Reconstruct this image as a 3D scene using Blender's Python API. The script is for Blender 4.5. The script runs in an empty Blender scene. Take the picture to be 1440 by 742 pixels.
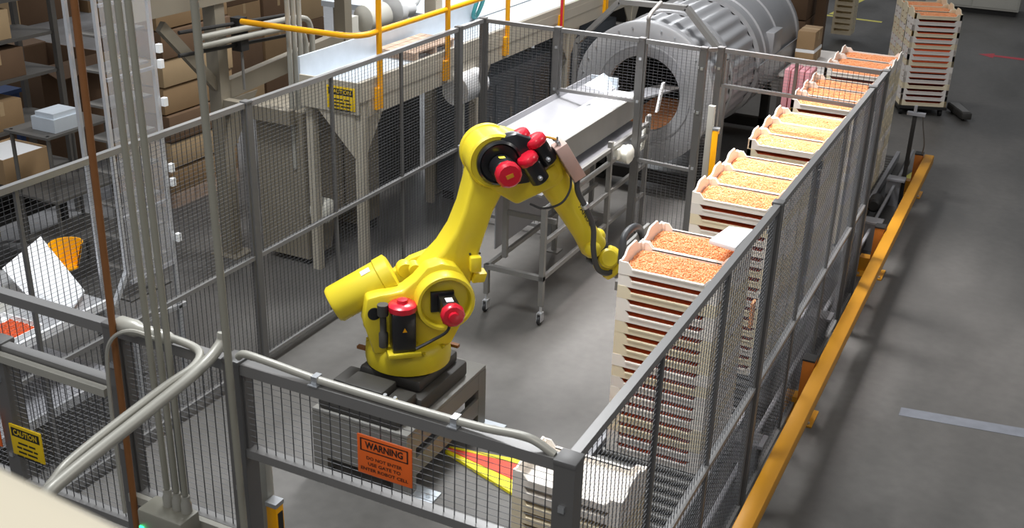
import bpy, bmesh, math, random
from mathutils import Vector, Matrix
from math import sin, cos, pi, radians

SC = bpy.context.scene
COL = SC.collection
random.seed(7)
V = Vector

# ------------------------------------------------------------------ camera
cam_d = bpy.data.cameras.new('camera')
cam = bpy.data.objects.new('camera', cam_d)
COL.objects.link(cam)
cam_d.sensor_fit = 'HORIZONTAL'
cam_d.sensor_width = 36.0
cam_d.lens = 1551.0 / 1440.0 * 36.0
cam_d.clip_start = 0.02
cam_d.clip_end = 200
p_, y_, r_ = 0.412738, -0.451014, -0.0298957
_right = V((cos(y_), -sin(y_), 0))
_fwd = V((sin(y_) * cos(p_), cos(y_) * cos(p_), -sin(p_)))
_down = -_right.cross(_fwd)
_R = cos(r_) * _right + sin(r_) * _down
_D = -sin(r_) * _right + cos(r_) * _down
cam.matrix_world = Matrix(((_R.x, -_D.x, -_fwd.x, 0), (_R.y, -_D.y, -_fwd.y, 0), (_R.z, -_D.z, -_fwd.z, 4.0), (0, 0, 0, 1)))
cam_d.dof.use_dof = True
cam_d.dof.focus_distance = 7.5
cam_d.dof.aperture_fstop = 7.0
SC.camera = cam

# ------------------------------------------------------------------ world, lamps, exposure
SC.view_settings.view_transform = 'Standard'
SC.view_settings.look = 'None'
SC.view_settings.gamma = 1.0
SC.view_settings.use_curve_mapping = False
SC.view_settings.exposure = 0.12
w = bpy.data.worlds.new('hall_light')
SC.world = w
w.use_nodes = True
bg = w.node_tree.nodes['Background']
bg.inputs[0].default_value = (0.90, 0.94, 1.0, 1)
bg.inputs[1].default_value = 0.33


def lamp(name, loc, target, size, watts, color=(1, 1, 1), sy=None, spread=180):
    d = bpy.data.lights.new(name, 'AREA')
    d.energy = watts
    d.color = color
    d.shape = 'RECTANGLE'
    d.size = size
    d.size_y = sy or size
    d.spread = radians(spread)
    o = bpy.data.objects.new(name, d)
    COL.objects.link(o)
    o.location = loc
    o.rotation_euler = (V(target) - V(loc)).to_track_quat('-Z', 'Y').to_euler()
    return o


lamp('bay_or_fill_lamp', (-4.2, 9.2, 6.6), (-3.4, 8.6, 0), 1.3, 250, (0.98, 0.99, 1.0), spread=120)
lamp('bay_or_fill_lamp', (-3.0, 9.0, 6.4), (-2.1, 8.5, 0), 0.9, 62, (1.0, 0.96, 0.96), spread=50)  # narrow overhead lamp added to brighten the tray tops
lamp('bay_or_fill_lamp', (-4.2, 4.0, 7.0), (-3.2, 4.8, 0), 1.4, 120, (0.95, 0.98, 1.0), spread=90)
lamp('bay_or_fill_lamp', (-7.0, 17.0, 7.2), (-5.0, 15.0, 0), 1.6, 130, (1.0, 0.97, 0.93))
lamp('bay_or_fill_lamp', (3.6, 7.0, 6.6), (0.0, 7.0, 0), 1.8, 105, (1.0, 0.96, 0.90))  # fill light added to brighten the aisle side of the stacks
lamp('bay_or_fill_lamp', (-0.8, -1.5, 7.5), (-2.4, 3.0, 1.0), 2.2, 120, (1.0, 0.94, 0.86))  # fill light added behind the camera for front conduits and parapet
lamp('bay_or_fill_lamp', (-12.5, 14.0, 7.5), (-10.0, 12.0, 0.5), 1.6, 60, (1.0, 0.93, 0.84))
lamp('far_left_light', (-14, 28, 6.6), (-4, 8, 1.0), 11, 700, (0.92, 0.96, 1.0), 2.6)  # unseen area light added at the back left for highlights on rails and belt

# ------------------------------------------------------------------ materials


def lin(h):
    h = h.lstrip('#')
    out = []
    for i in (0, 2, 4):
        c = int(h[i:i + 2], 16) / 255
        out.append(c / 12.92 if c <= 0.04045 else ((c + 0.055) / 1.055) ** 2.4)
    return (*out, 1)


def mat(name, hexc, rough=0.5, metal=0.0, var=0.12, scale=6.0, bump=0.0, bscale=60.0, coat=0.0, spec=0.5, emit=None, es=0.0):
    m = bpy.data.materials.new(name)
    m.use_nodes = True
    nt = m.node_tree
    b = nt.nodes['Principled BSDF']
    c = lin(hexc)
    tc = nt.nodes.new('ShaderNodeTexCoord')
    if var:
        n = nt.nodes.new('ShaderNodeTexNoise')
        n.inputs['Scale'].default_value = scale
        n.inputs['Detail'].default_value = 3
        nt.links.new(tc.outputs['Object'], n.inputs['Vector'])
        mix = nt.nodes.new('ShaderNodeMix')
        mix.data_type = 'RGBA'
        mix.inputs[6].default_value = tuple(min(1, x * (1 + var)) for x in c[:3]) + (1,)
        mix.inputs[7].default_value = tuple(x * (1 - var) for x in c[:3]) + (1,)
        nt.links.new(n.outputs[0], mix.inputs[0])
        nt.links.new(mix.outputs[2], b.inputs['Base Color'])
    else:
        b.inputs['Base Color'].default_value = c
    b.inputs['Roughness'].default_value = rough
    b.inputs['Metallic'].default_value = metal
    b.inputs['Specular IOR Level'].default_value = spec
    b.inputs['Coat Weight'].default_value = coat
    b.inputs['Coat Roughness'].default_value = 0.1
    if bump:
        n2 = nt.nodes.new('ShaderNodeTexNoise')
        n2.inputs['Scale'].default_value = bscale
        nt.links.new(tc.outputs['Object'], n2.inputs['Vector'])
        bp = nt.nodes.new('ShaderNodeBump')
        bp.inputs['Strength'].default_value = bump
        bp.inputs['Distance'].default_value = 0.01
        nt.links.new(n2.outputs[0], bp.inputs['Height'])
        nt.links.new(bp.outputs[0], b.inputs['Normal'])
    if emit:
        b.inputs['Emission Color'].default_value = lin(emit)
        b.inputs['Emission Strength'].default_value = es
    return m


def concrete(name):
    m = bpy.data.materials.new(name)
    m.use_nodes = True
    nt = m.node_tree
    b = nt.nodes['Principled BSDF']
    tc = nt.nodes.new('ShaderNodeTexCoord')

    def noise(s, d, sc=None):
        n = nt.nodes.new('ShaderNodeTexNoise')
        n.inputs['Scale'].default_value = s
        n.inputs['Detail'].default_value = d
        if sc:
            mp = nt.nodes.new('ShaderNodeMapping')
            mp.inputs['Scale'].default_value = sc
            nt.links.new(tc.outputs['Object'], mp.inputs[0])
            nt.links.new(mp.outputs[0], n.inputs['Vector'])
        else:
            nt.links.new(tc.outputs['Object'], n.inputs['Vector'])
        return n
    a = noise(0.9, 4, (1.6, 0.6, 1))
    f = noise(14, 4)
    r1 = nt.nodes.new('ShaderNodeValToRGB')
    r1.color_ramp.elements[0].position = 0.32
    r1.color_ramp.elements[0].color = lin('#8b8c8e')
    r1.color_ramp.elements[1].position = 0.68
    r1.color_ramp.elements[1].color = lin('#a6a7aa')
    nt.links.new(a.outputs[0], r1.inputs[0])
    r2 = nt.nodes.new('ShaderNodeValToRGB')
    r2.color_ramp.elements[0].position = 0.3
    r2.color_ramp.elements[0].color = (0.86, 0.86, 0.86, 1)
    r2.color_ramp.elements[1].position = 0.7
    r2.color_ramp.elements[1].color = (1, 1, 1, 1)
    nt.links.new(f.outputs[0], r2.inputs[0])
    # aisle shade painted into the floor colour, right of the guard rail (x > -0.85)
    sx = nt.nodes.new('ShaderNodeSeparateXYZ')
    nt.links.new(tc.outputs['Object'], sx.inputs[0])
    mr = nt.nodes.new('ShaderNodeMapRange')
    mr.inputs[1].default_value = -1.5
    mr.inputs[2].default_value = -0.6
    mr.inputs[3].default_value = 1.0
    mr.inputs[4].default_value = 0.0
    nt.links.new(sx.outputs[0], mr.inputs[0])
    aisle_shade = nt.nodes.new('ShaderNodeMix')
    aisle_shade.data_type = 'RGBA'
    aisle_shade.inputs[6].default_value = (0.34, 0.318, 0.285, 1)
    aisle_shade.inputs[7].default_value = (1, 1, 1, 1)
    nt.links.new(mr.outputs[0], aisle_shade.inputs[0])
    mx = nt.nodes.new('ShaderNodeMix')
    mx.data_type = 'RGBA'
    mx.blend_type = 'MULTIPLY'
    mx.inputs[0].default_value = 1
    nt.links.new(r1.outputs[0], mx.inputs[6])
    nt.links.new(r2.outputs[0], mx.inputs[7])
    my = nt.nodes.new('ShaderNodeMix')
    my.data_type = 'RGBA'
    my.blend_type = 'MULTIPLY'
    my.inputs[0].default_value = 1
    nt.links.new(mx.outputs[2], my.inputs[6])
    nt.links.new(aisle_shade.outputs[2], my.inputs[7])
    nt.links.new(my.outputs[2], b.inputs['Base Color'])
    rr = nt.nodes.new('ShaderNodeMapRange')
    rr.inputs[1].default_value = 0.35
    rr.inputs[2].default_value = 0.65
    rr.inputs[3].default_value = 0.38
    rr.inputs[4].default_value = 0.62
    nt.links.new(a.outputs[0], rr.inputs[0])
    nt.links.new(rr.outputs[0], b.inputs['Roughness'])
    return m


def wood(name, h1, h2, sc):
    m = mat(name, h1, 0.75, 0, 0)
    nt = m.node_tree
    b = nt.nodes['Principled BSDF']
    tc = nt.nodes['Texture Coordinate']
    mp = nt.nodes.new('ShaderNodeMapping')
    mp.inputs['Scale'].default_value = sc
    n = nt.nodes.new('ShaderNodeTexNoise')
    n.inputs['Scale'].default_value = 5
    n.inputs['Detail'].default_value = 5
    r = nt.nodes.new('ShaderNodeValToRGB')
    r.color_ramp.elements[0].position = .35
    r.color_ramp.elements[0].color = lin(h1)
    r.color_ramp.elements[1].position = .65
    r.color_ramp.elements[1].color = lin(h2)
    nt.links.new(tc.outputs['Object'], mp.inputs[0])
    nt.links.new(mp.outputs[0], n.inputs['Vector'])
    nt.links.new(n.outputs[0], r.inputs[0])
    nt.links.new(r.outputs[0], b.inputs['Base Color'])
    return m


M = dict(
    concrete=concrete('concrete'),
    post=mat('charcoal_paint', '#605f5e', 0.42, 0.0, 0.06),
    rail=mat('grey_rail_paint', '#7c7b7a', 0.34, 0.2, 0.06),
    wire=mat('grey_wire', '#48494c', 0.7, 0.0, 0.0, spec=0.2),
    wire_lit=mat('lit_grey_wire', '#737477', 0.6, 0.0, 0.0, spec=0.3),  # same wire paint made lighter, as if lit from above
    bolt=mat('zinc', '#c9ccd0', 0.3, 0.8, 0.05),
    yellow=mat('robot_yellow', '#dac42a', 0.42, 0, 0.05, 3, coat=0.12),
    yellow_dark=mat('worn_robot_yellow', '#c4b01c', 0.45, 0, 0.08, 3),
    black=mat('black_paint', '#17171a', 0.28, 0, 0.1, coat=0.3),
    cast=mat('dark_cast_iron', '#3b3936', 0.55, 0.1, 0.15, 8),
    red=mat('red_cap', '#c9152d', 0.32, 0, 0.08, coat=0.3),
    rubber=mat('black_rubber', '#1d1d1f', 0.55, 0, 0.1),
    hose=mat('grey_hose', '#3e3f41', 0.45, 0, 0.1),
    steel=mat('stainless', '#c4c5c8', 0.34, 0.5, 0.08, 3),
    steel_dull=mat('dull_stainless', '#919195', 0.46, 0.3, 0.12, 4),
    frame=mat('grey_frame_steel', '#7a7875', 0.45, 0.2, 0.1),
    dim_steel=mat('dim_rack_steel', '#5d5a56', 0.55, 0.1, 0.12),
    beige_d=mat('dull_beige_paint', '#857d6e', 0.55, 0, 0.1, 4),
    drum=mat('drum_steel', '#a4a4a6', 0.42, 0.45, 0.10, 3),
    filler_grey=mat('dark_blue_grey', '#5c6269', 0.55, 0.1, 0.15),
    galv=mat('galvanised', '#cdd5dd', 0.42, 0.25, 0.10, 9),
    white_pan=mat('polished_pan', '#f4f4f6', 0.30, 0.15, 0.03),
    beige=mat('beige_paint', '#b3ab9b', 0.5, 0, 0.08, 4),
    ped=mat('pedestal_grey', '#7a7873', 0.5, 0.1, 0.10, 5),
    ryellow=mat('handrail_yellow', '#f0a800', 0.38, 0, 0.06),
    gyellow=mat('guard_yellow', '#c2871a', 0.45, 0, 0.10, 3),
    gorange=mat('rusted_orange', '#b86a1c', 0.55, 0, 0.15),
    conduit=mat('conduit_grey', '#a5a39a', 0.38, 0.15, 0.08),
    conduit_d=mat('painted_conduit', '#908e82', 0.45, 0.05, 0.12, 4),
    rust=mat('rust_pipe', '#84552c', 0.6, 0.1, 0.2, 9),
    cream=mat('cream_paint', '#fbf3dc', 0.5, 0, 0.03),
    tray_w=mat('white_tray', '#f4ece2', 0.5, 0, 0.04, 5),
    tray_c=mat('cream_tray', '#eadcbe', 0.5, 0, 0.05, 5),
    tray_g=mat('pale_grey_tray', '#e6dfd8', 0.5, 0, 0.05, 5),
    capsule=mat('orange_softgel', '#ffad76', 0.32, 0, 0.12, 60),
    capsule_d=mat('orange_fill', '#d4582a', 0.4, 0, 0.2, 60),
    card=mat('cardboard', '#977b59', 0.8, 0, 0.10, 5),
    card_d=mat('brown_cardboard', '#705741', 0.85, 0, 0.14, 5),
    card_l=mat('pale_cardboard', '#b39975', 0.8, 0, 0.10, 5),
    white=mat('white_plastic', '#eeeff0', 0.4, 0, 0.03),
    offwhite=mat('offwhite_paint', '#d8d6cc', 0.5, 0, 0.06),
    blue=mat('blue_plastic', '#39507e', 0.45, 0, 0.1),
    pinkbox=mat('grey_pink_paint', '#b79a90', 0.45, 0, 0.05),
    pink=mat('pink_plastic', '#dc98a0', 0.5, 0, 0.08),
    belt=mat('dark_roller', '#5f5d5a', 0.45, 0.4, 0.12),
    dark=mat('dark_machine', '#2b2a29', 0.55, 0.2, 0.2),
    sign_o=mat('sign_orange', '#ee6a22', 0.5, 0, 0.04),
    sign_y=mat('sign_yellow', '#e8c20c', 0.5, 0, 0.04),
    ink=mat('sign_ink', '#1c1a16', 0.6, 0, 0.0),
    tapew=mat('worn_floor_tape', '#6c6f76', 0.6, 0, 0.25, 12),
    tapey=mat('yellow_floor_tape', '#d6cc62', 0.6, 0, 0.15, 12),
    taper=mat('red_floor_paint', '#b53b45', 0.6, 0, 0.2, 9),
    vy=mat('vivid_yellow', '#f0e020', 0.55, 0, 0.10, 10),
    vr=mat('vivid_red', '#ee5238', 0.55, 0, 0.12, 10),
    green=mat('green_led', '#20ff80', 0.4, 0, 0.0, emit='#30ff90', es=3.0),
    teal=mat('teal_hose', '#2f7d80', 0.5, 0, 0.1),
    wood=wood('pallet_wood', '#c7ae9a', '#a48b77', (1, 6, 1)),
    glass=None,
)
gm = bpy.data.materials.new('clear_guard_plastic')
gm.use_nodes = True
_b = gm.node_tree.nodes['Principled BSDF']
_b.inputs['Base Color'].default_value = (0.93, 0.93, 0.96, 1)
_b.inputs['Roughness'].default_value = 0.12
_b.inputs['Alpha'].default_value = 0.16
M['glass'] = gm

# ------------------------------------------------------------------ mesh helper


class MB:
    def __init__(self):
        self.v = []
        self.f = []

    def add(self, vs, fs):
        o = len(self.v)
        self.v += [tuple(x) for x in vs]
        self.f += [tuple(i + o for i in f) for f in fs]
        return self

    def box(self, x0, x1, y0, y1, z0, z1):
        vs = [(x0, y0, z0), (x1, y0, z0), (x1, y1, z0), (x0, y1, z0), (x0, y0, z1), (x1, y0, z1), (x1, y1, z1), (x0, y1, z1)]
        return self.add(vs, [(0, 3, 2, 1), (4, 5, 6, 7), (0, 1, 5, 4), (1, 2, 6, 5), (2, 3, 7, 6), (3, 0, 4, 7)])

    def obox(self, c, ax, half):
        c = V(c)
        a = [V(x).normalized() * h for x, h in zip(ax, half)]
        vs = []
        for sz in (-1, 1):
            for sx, sy in ((-1, -1), (1, -1), (1, 1), (-1, 1)):
                vs.append(c + a[0] * sx + a[1] * sy + a[2] * sz)
        return self.add(vs, [(0, 3, 2, 1), (4, 5, 6, 7), (0, 1, 5, 4), (1, 2, 6, 5), (2, 3, 7, 6), (3, 0, 4, 7)])

    def bar(self, a, b, wx, wz, up=(0, 0, 1)):
        a, b = V(a), V(b)
        d = (b - a).normalized()
        s = d.cross(V(up))
        if s.length < 1e-4:
            s = d.cross(V((0, 1, 0)))
        s.normalize()
        u = s.cross(d).normalized()
        return self.obox((a + b) / 2, (s, d, u), (wx / 2, (b - a).length / 2, wz / 2))

    def tube(self, pts, r, n=8, cap=True):
        pts = [V(p) for p in pts]
        rs = r if isinstance(r, (list, tuple)) else [r] * len(pts)
        rings = []
        t0 = (pts[1] - pts[0]).normalized()
        u = t0.cross(V((0, 0, 1)))
        if u.length < 1e-3:
            u = t0.cross(V((1, 0, 0)))
        u.normalize()
        for i, p in enumerate(pts):
            if i == 0:
                t = pts[1] - pts[0]
            elif i == len(pts) - 1:
                t = pts[-1] - pts[-2]
            else:
                t = (pts[i + 1] - pts[i]).normalized() + (pts[i] - pts[i - 1]).normalized()
            t = t.normalized()
            u = (u - t * u.dot(t)).normalized()
            w_ = t.cross(u)
            rings.append([p + (u * cos(2 * pi * k / n) + w_ * sin(2 * pi * k / n)) * rs[i] for k in range(n)])
        vs = [q for g in rings for q in g]
        fs = []
        for i in range(len(pts) - 1):
            for k in range(n):
                k2 = (k + 1) % n
                fs.append((i * n + k, i * n + k2, (i + 1) * n + k2, (i + 1) * n + k))
        if cap:
            fs.append(tuple(reversed(range(n))))
            fs.append(tuple((len(pts) - 1) * n + k for k in range(n)))
        return self.add(vs, fs)

    def lathe(self, p, axis, prof, n=24, caps=True, phase=0.0):
        """prof: list of (radius, height along the axis)"""
        a = V(axis).normalized()
        u = a.cross(V((0, 0, 1)))
        if u.length < 1e-3:
            u = V((1, 0, 0))
        u.normalize()
        w_ = a.cross(u)
        p = V(p)
        vs = []
        for r, h in prof:
            for k in range(n):
                t = 2 * pi * k / n + phase
                vs.append(p + a * h + (u * cos(t) + w_ * sin(t)) * r)
        fs = []
        for i in range(len(prof) - 1):
            for k in range(n):
                k2 = (k + 1) % n
                fs.append((i * n + k, i * n + k2, (i + 1) * n + k2, (i + 1) * n + k))
        if caps:
            fs.append(tuple(reversed(range(n))))
            fs.append(tuple((len(prof) - 1) * n + k for k in range(n)))
        return self.add(vs, fs)

    def prism(self, poly, vec):
        vec = V(vec)
        n = len(poly)
        vs = [V(p) for p in poly] + [V(p) + vec for p in poly]
        fs = [tuple(reversed(range(n))), tuple(range(n, 2 * n))]
        for k in range(n):
            k2 = (k + 1) % n
            fs.append((k, k2, n + k2, n + k))
        return self.add(vs, fs)

    def ball(self, c, r, nu=8, nv=6, sc=(1, 1, 1), rot=None):
        vs = []
        fs = []
        c = V(c)
        for j in range(1, nv):
            th = pi * j / nv
            for k in range(nu):
                ph = 2 * pi * k / nu
                q = V((sin(th) * cos(ph) * sc[0], sin(th) * sin(ph) * sc[1], cos(th) * sc[2])) * r
                if rot:
                    q = rot @ q
                vs.append(c + q)
        t = V((0, 0, r * sc[2]))
        if rot:
            t = rot @ t
        vs += [c + t, c - t]
        T, Bq = len(vs) - 2, len(vs) - 1
        for j in range(nv - 2):
            for k in range(nu):
                k2 = (k + 1) % nu
                fs.append((j * nu + k, (j + 1) * nu + k, (j + 1) * nu + k2, j * nu + k2))
        for k in range(nu):
            k2 = (k + 1) % nu
            fs.append((T, k, k2))
            fs.append((Bq, (nv - 2) * nu + k2, (nv - 2) * nu + k))
        return self.add(vs, fs)


def wloc(o):
    """accumulated offset of a chain of unrotated parents"""
    t = V((0, 0, 0))
    while o:
        t += o.location
        o = o.parent
    return t


def obj(name, mb, m, parent=None, smooth=False, bevel=0.0, seg=2, local=False):
    """one mesh object; geometry is given in world space unless local"""
    off = V((0, 0, 0)) if local or not parent else wloc(parent)
    me = bpy.data.meshes.new(name)
    if not parent and not local:
        # origin at the base of the thing
        xs = [q[0] for q in mb.v]
        ys = [q[1] for q in mb.v]
        zs = [q[2] for q in mb.v]
        off = V(((min(xs) + max(xs)) / 2, (min(ys) + max(ys)) / 2, min(zs)))
    me.from_pydata([tuple(V(q) - off) for q in mb.v], [], mb.f)
    bm = bmesh.new()
    bm.from_mesh(me)
    bmesh.ops.recalc_face_normals(bm, faces=bm.faces)
    if bevel:
        es = [e for e in bm.edges if len(e.link_faces) == 2 and e.calc_face_angle(0) > radians(25)]
        bmesh.ops.bevel(bm, geom=es, offset=bevel, segments=seg, profile=0.5, affect='EDGES', clamp_overlap=True)
    bm.to_mesh(me)
    bm.free()
    me.materials.append(m)
    if smooth or bevel:
        for p in me.polygons:
            p.use_smooth = True
        me.set_sharp_from_angle(angle=radians(40))
    o = bpy.data.objects.new(name, me)
    COL.objects.link(o)
    if parent:
        o.parent = parent
    elif not local:
        o.location = off
    return o


def tag(o, label=None, cat=None, group=None, kind=None):
    if label:
        o['label'] = label
    if cat:
        o['category'] = cat
    if group:
        o['group'] = group
    if kind:
        o['kind'] = kind
    return o


def thing(name, loc, label, cat, group=None):
    o = bpy.data.objects.new(name, None)
    o.empty_display_size = 0.1
    COL.objects.link(o)
    o.location = loc
    return tag(o, label, cat, group)


def dup(o, parent=None):
    c = o.copy()
    COL.objects.link(c)
    if parent:
        c.parent = parent
    for ch in list(o.children):
        dup(ch, c)
    return c


def path(pts, k=6):
    """Catmull-Rom through the points"""
    P = [V(p) for p in pts]
    P = [P[0] * 2 - P[1]] + P + [P[-1] * 2 - P[-2]]
    out = []
    for i in range(1, len(P) - 2):
        for j in range(k):
            t = j / k
            a, b, c, d = P[i - 1], P[i], P[i + 1], P[i + 2]
            out.append(0.5 * ((2 * b) + (c - a) * t + (2 * a - 5 * b + 4 * c - d) * t * t + (3 * b - a - 3 * c + d) * t ** 3))
    out.append(P[-2])
    return out


def text_mesh(s, size, bold=0.0):
    cu = bpy.data.curves.new('txt', 'FONT')
    cu.body = s
    cu.size = size
    cu.align_x = 'CENTER'
    cu.align_y = 'CENTER'
    cu.offset = bold
    cu.resolution_u = 2
    t = bpy.data.objects.new('txt', cu)
    COL.objects.link(t)
    dg = bpy.context.evaluated_depsgraph_get()
    me = bpy.data.meshes.new_from_object(t.evaluated_get(dg))
    vs = [tuple(q.co) for q in me.vertices]
    fs = [tuple(p.vertices) for p in me.polygons]
    bpy.data.objects.remove(t)
    bpy.data.curves.remove(cu)
    bpy.data.meshes.remove(me)
    return vs, fs


def add_text(mb, s, size, origin, right, up, width=None, bold=0.0):
    vs, fs = text_mesh(s, size, bold)
    if not vs:
        return
    x0 = min(q[0] for q in vs)
    x1 = max(q[0] for q in vs)
    k = width / (x1 - x0) if width else 1
    o, r, u = V(origin), V(right), V(up)
    mb.add([o + r * ((q[0] - (x0 + x1) / 2) * k) + u * q[1] for q in vs], fs)


# ------------------------------------------------------------------ setting
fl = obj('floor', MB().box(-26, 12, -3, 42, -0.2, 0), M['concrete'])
tag(fl, kind='structure')
wall_m = mat('hall_wall', '#6f6d69', 0.8, 0, 0.08)
for nm, bx in (('wall_back', (-26, 12, 42, 42.2, 0, 9)), ('wall_left', (-26.2, -26, -3, 42, 0, 9)), ('wall_right', (12, 12.2, -3, 42, 0, 9))):
    tag(obj(nm, MB().box(*bx), wall_m), kind='structure')


def floor_mark(name, poly, m, label):
    o = obj(name, MB().prism([(x, y, 0.0005) for x, y in poly], (0, 0, 0.0015)), m)
    tag(o, label, 'floor marking')


floor_mark('floor_tape', [(-0.45, 7.22), (2.5, 7.66), (2.5, 7.80), (-0.45, 7.34)], M['tapew'], 'worn pale stripe of tape across the grey aisle floor')
floor_mark('floor_tape', [(-4.3, 22.0), (-3.0, 21.9), (-3.0, 22.02), (-4.3, 22.12)], M['tapey'], 'yellow floor line running sideways beyond the far tray stacks')
floor_mark('floor_tape', [(-4.05, 22.2), (-3.93, 22.2), (-3.6, 25.5), (-3.72, 25.5)], M['tapey'], 'yellow floor line running away, behind the sideways one')
floor_mark('floor_tape', [(-1.24, 12.55), (-1.14, 12.55), (-1.02, 13.1), (-1.12, 13.1)], M['tapey'], 'short yellow tape mark on floor behind end of orange rail')
floor_mark('floor_arrow', [(-1.10, 20.05), (-0.86, 19.86), (-0.86, 19.99), (-0.36, 19.95), (-0.36, 19.6), (0.0, 20.0), (-0.3, 20.6), (-0.36, 20.12), (-0.86, 20.12), (-0.86, 20.25)], M['taper'], 'red painted arrow on the floor of the far aisle')

# ------------------------------------------------------------------ fence
XL, XR, YF, YB = -4.72, -1.13, 2.80, 9.0
HP = 2.0


def fence_post(x, y, label, top=HP, w_=0.06):
    t = thing('fence_post', (x, y, 0), label, 'post', None)
    obj('shaft', MB().box(x - w_ / 2, x + w_ / 2, y - w_ / 2, y + w_ / 2, 0.008, top - 0.012), M['post'], t)
    obj('cap', MB().box(x - w_ / 2 - .003, x + w_ / 2 + .003, y - w_ / 2 - .003, y + w_ / 2 + .003, top - 0.012, top + 0.01), M['post'], t, bevel=0.004)
    obj('base_plate', MB().box(x - .07, x + .07, y - .07, y + .07, 0, 0.008), M['post'], t)
    for z in (top - .17, top - .55, 0.95):
        obj('bolt', MB().box(x - w_ / 2 - .012, x - w_ / 2, y - .011, y + .011, z - .011, z + .011).box(x - .011, x + .011, y - w_ / 2 - .012, y - w_ / 2, z - .011, z + .011), M['bolt'], t)
    return t


def fence_panel(a, b, rails, cells, label, ribs=(), top_mat=None, w_=0.036, pitch=0.043):
    ax, ay = a
    bx, by = b
    d = V((bx - ax, by - ay, 0))
    L = d.length
    d.normalize()
    A = V((ax, ay, 0)) + d * 0.034
    B = V((bx, by, 0)) - d * 0.034
    t = thing('mesh_fence', ((ax + bx) / 2, (ay + by) / 2, min(rails)), label, 'fence')
    up = V((0, 0, 1))
    for i, z in enumerate(sorted(rails, reverse=True)):
        nm = 'top_rail' if i == 0 else ('bottom_rail' if i == len(rails) - 1 else 'middle_rail')
        hh = w_ if i == 0 else w_ * 0.8
        obj(nm, MB().bar(A + up * (z - hh / 2), B + up * (z - hh / 2), w_, hh), M['rail'], t)
    z0, z1 = min(rails), max(rails)
    for P in (A, B):
        obj('side_stile', MB().box(P.x - .012, P.x + .012, P.y - .012, P.y + .012, z0, z1 - w_), M['post'], t)
    for f in ribs:
        P = V((ax, ay, 0)).lerp(V((bx, by, 0)), f)
        obj('rib', MB().box(P.x - .011, P.x + .011, P.y - .011, P.y + .011, z0, z1 - w_), M['post'], t)
    mb, cw = MB(), MB()
    for c0, c1 in cells:
        n = max(2, int(round((B - A).length / pitch)))
        for k in range(1, n):
            P = A.lerp(B, k / n)
            mb.box(P.x - .0015, P.x + .0015, P.y - .0015, P.y + .0015, c0, c1 - .02)
        nz = int((c1 - c0) / 0.0255)
        for k in range(1, nz):
            z = c0 + (c1 - c0) * k / nz
            cw.bar(A + up * z, B + up * z, .0016, .0016)
    tag(obj('wire_mesh', mb, M['wire'], t), kind='stuff')
    tag(obj('cross_wires', cw, M['wire_lit'], t), kind='stuff')
    return t


T3 = (1 / 3, 2 / 3)
for x, y, lb in [
    (XR, YF, 'thick grey fence post at the near right corner, in front of the empty white trays'),
    (XR, 5.54, 'grey fence post in the middle of the right fence beside the nearest full trays'),
    (XR, 8.37, 'second to last grey fence post at the far end of the right fence'),
    (XR, 8.95, 'grey fence post at the far right corner of the cell'),
    (XL, 5.62, 'tall grey fence post in the left fence, left of the counterbalance cylinder of the robot'),
    (XL, 8.53, 'grey fence post in the left fence just before the far left corner'),
    (XL, YB, 'grey fence post at the far left corner of the cell'),
    (-3.97, YB, 'grey back fence post left of the big drum'),
    (-3.17, YB, 'grey back fence post in front of the round drum opening'),
    (-2.60, 8.94, 'slim grey gate post right of the drum opening'),
    (-2.48, 9.03, 'grey back fence post between the drum and the tray stacks'),
    (-2.49, YF + .01, 'dark grey front fence post at left end of the orange warning panel'),
    (-3.09, YF + .01, 'dark front fence post carrying the rusty pipe'),
]:
    fence_post(x, y, lb, w_=0.075 if y < 3 else 0.055)
fence_post(-3.79, YF + .01, 'short dark fence post at left frame edge, behind the yellow caution sign', top=1.74, w_=0.075)
fence_post(XL, YF + .01, 'dark fence post at the near left corner of the cell')

lp = []
fence_panel((XL, YF), (XL, 5.62), (2.0, 0.9, 0.1), ((0.1, 0.9), (0.9, 2.0)), 'nearest mesh panel of the left fence, in front of the sorting table', T3)
fence_panel((XL, 5.62), (XL, 8.53), (2.0, 0.9, 0.1), ((0.1, 0.9), (0.9, 2.0)), 'long mesh panel of the left fence behind the yellow robot', T3)
fence_panel((XL, 8.53), (XL, YB), (2.0, 0.9, 0.1), ((0.1, 0.9), (0.9, 2.0)), 'narrow mesh panel at the far end of the left fence')
fence_panel((XL, YB), (-3.97, YB), (2.0, 0.9, 0.1), ((0.1, 0.9), (0.9, 2.0)), 'mesh panel of the back fence at the far left corner')
fence_panel((-3.97, YB), (-3.17, YB), (2.0, 1.46), ((1.46, 2.0),), 'half height mesh panel above the steel infeed conveyor')
fence_panel((-3.17, YB), (-2.60, YB - .04), (2.0, 0.93, 0.1), ((0.1, 0.93), (0.93, 2.0)), 'mesh gate panel in front of the right side of the drum')
fence_panel((-2.61, 8.93), (-2.47, 9.05), (2.0, 0.1), ((0.1, 2.0),), 'very narrow mesh return panel beside the yellow light barrier', w_=0.03)
fence_panel((-2.48, 9.03), (XR, 8.95), (2.0, 1.70), ((1.70, 2.0),), 'short high mesh panel above the far tray stacks', (0.48,))
fence_panel((XR, YF), (XR, 5.54), (2.0, 0.9, 0.1), ((0.1, 0.9), (0.9, 2.0)), 'nearest mesh panel of the right fence', T3)
fence_panel((XR, 5.54), (XR, 8.37), (2.0, 0.9, 0.1), ((0.1, 0.9), (0.9, 2.0)), 'far long mesh panel of the right fence beside the full tray stacks', T3)
fence_panel((XR, 8.37), (XR, 8.95), (2.0, 0.9, 0.1), ((0.1, 0.9), (0.9, 2.0)), 'narrow mesh panel at the far end of the right fence')
fence_panel((-2.49, YF), (XR, YF), (2.0, 1.63), ((1.63, 2.0),), 'short high front mesh panel carrying the orange warning sign', w_=0.045)
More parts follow.
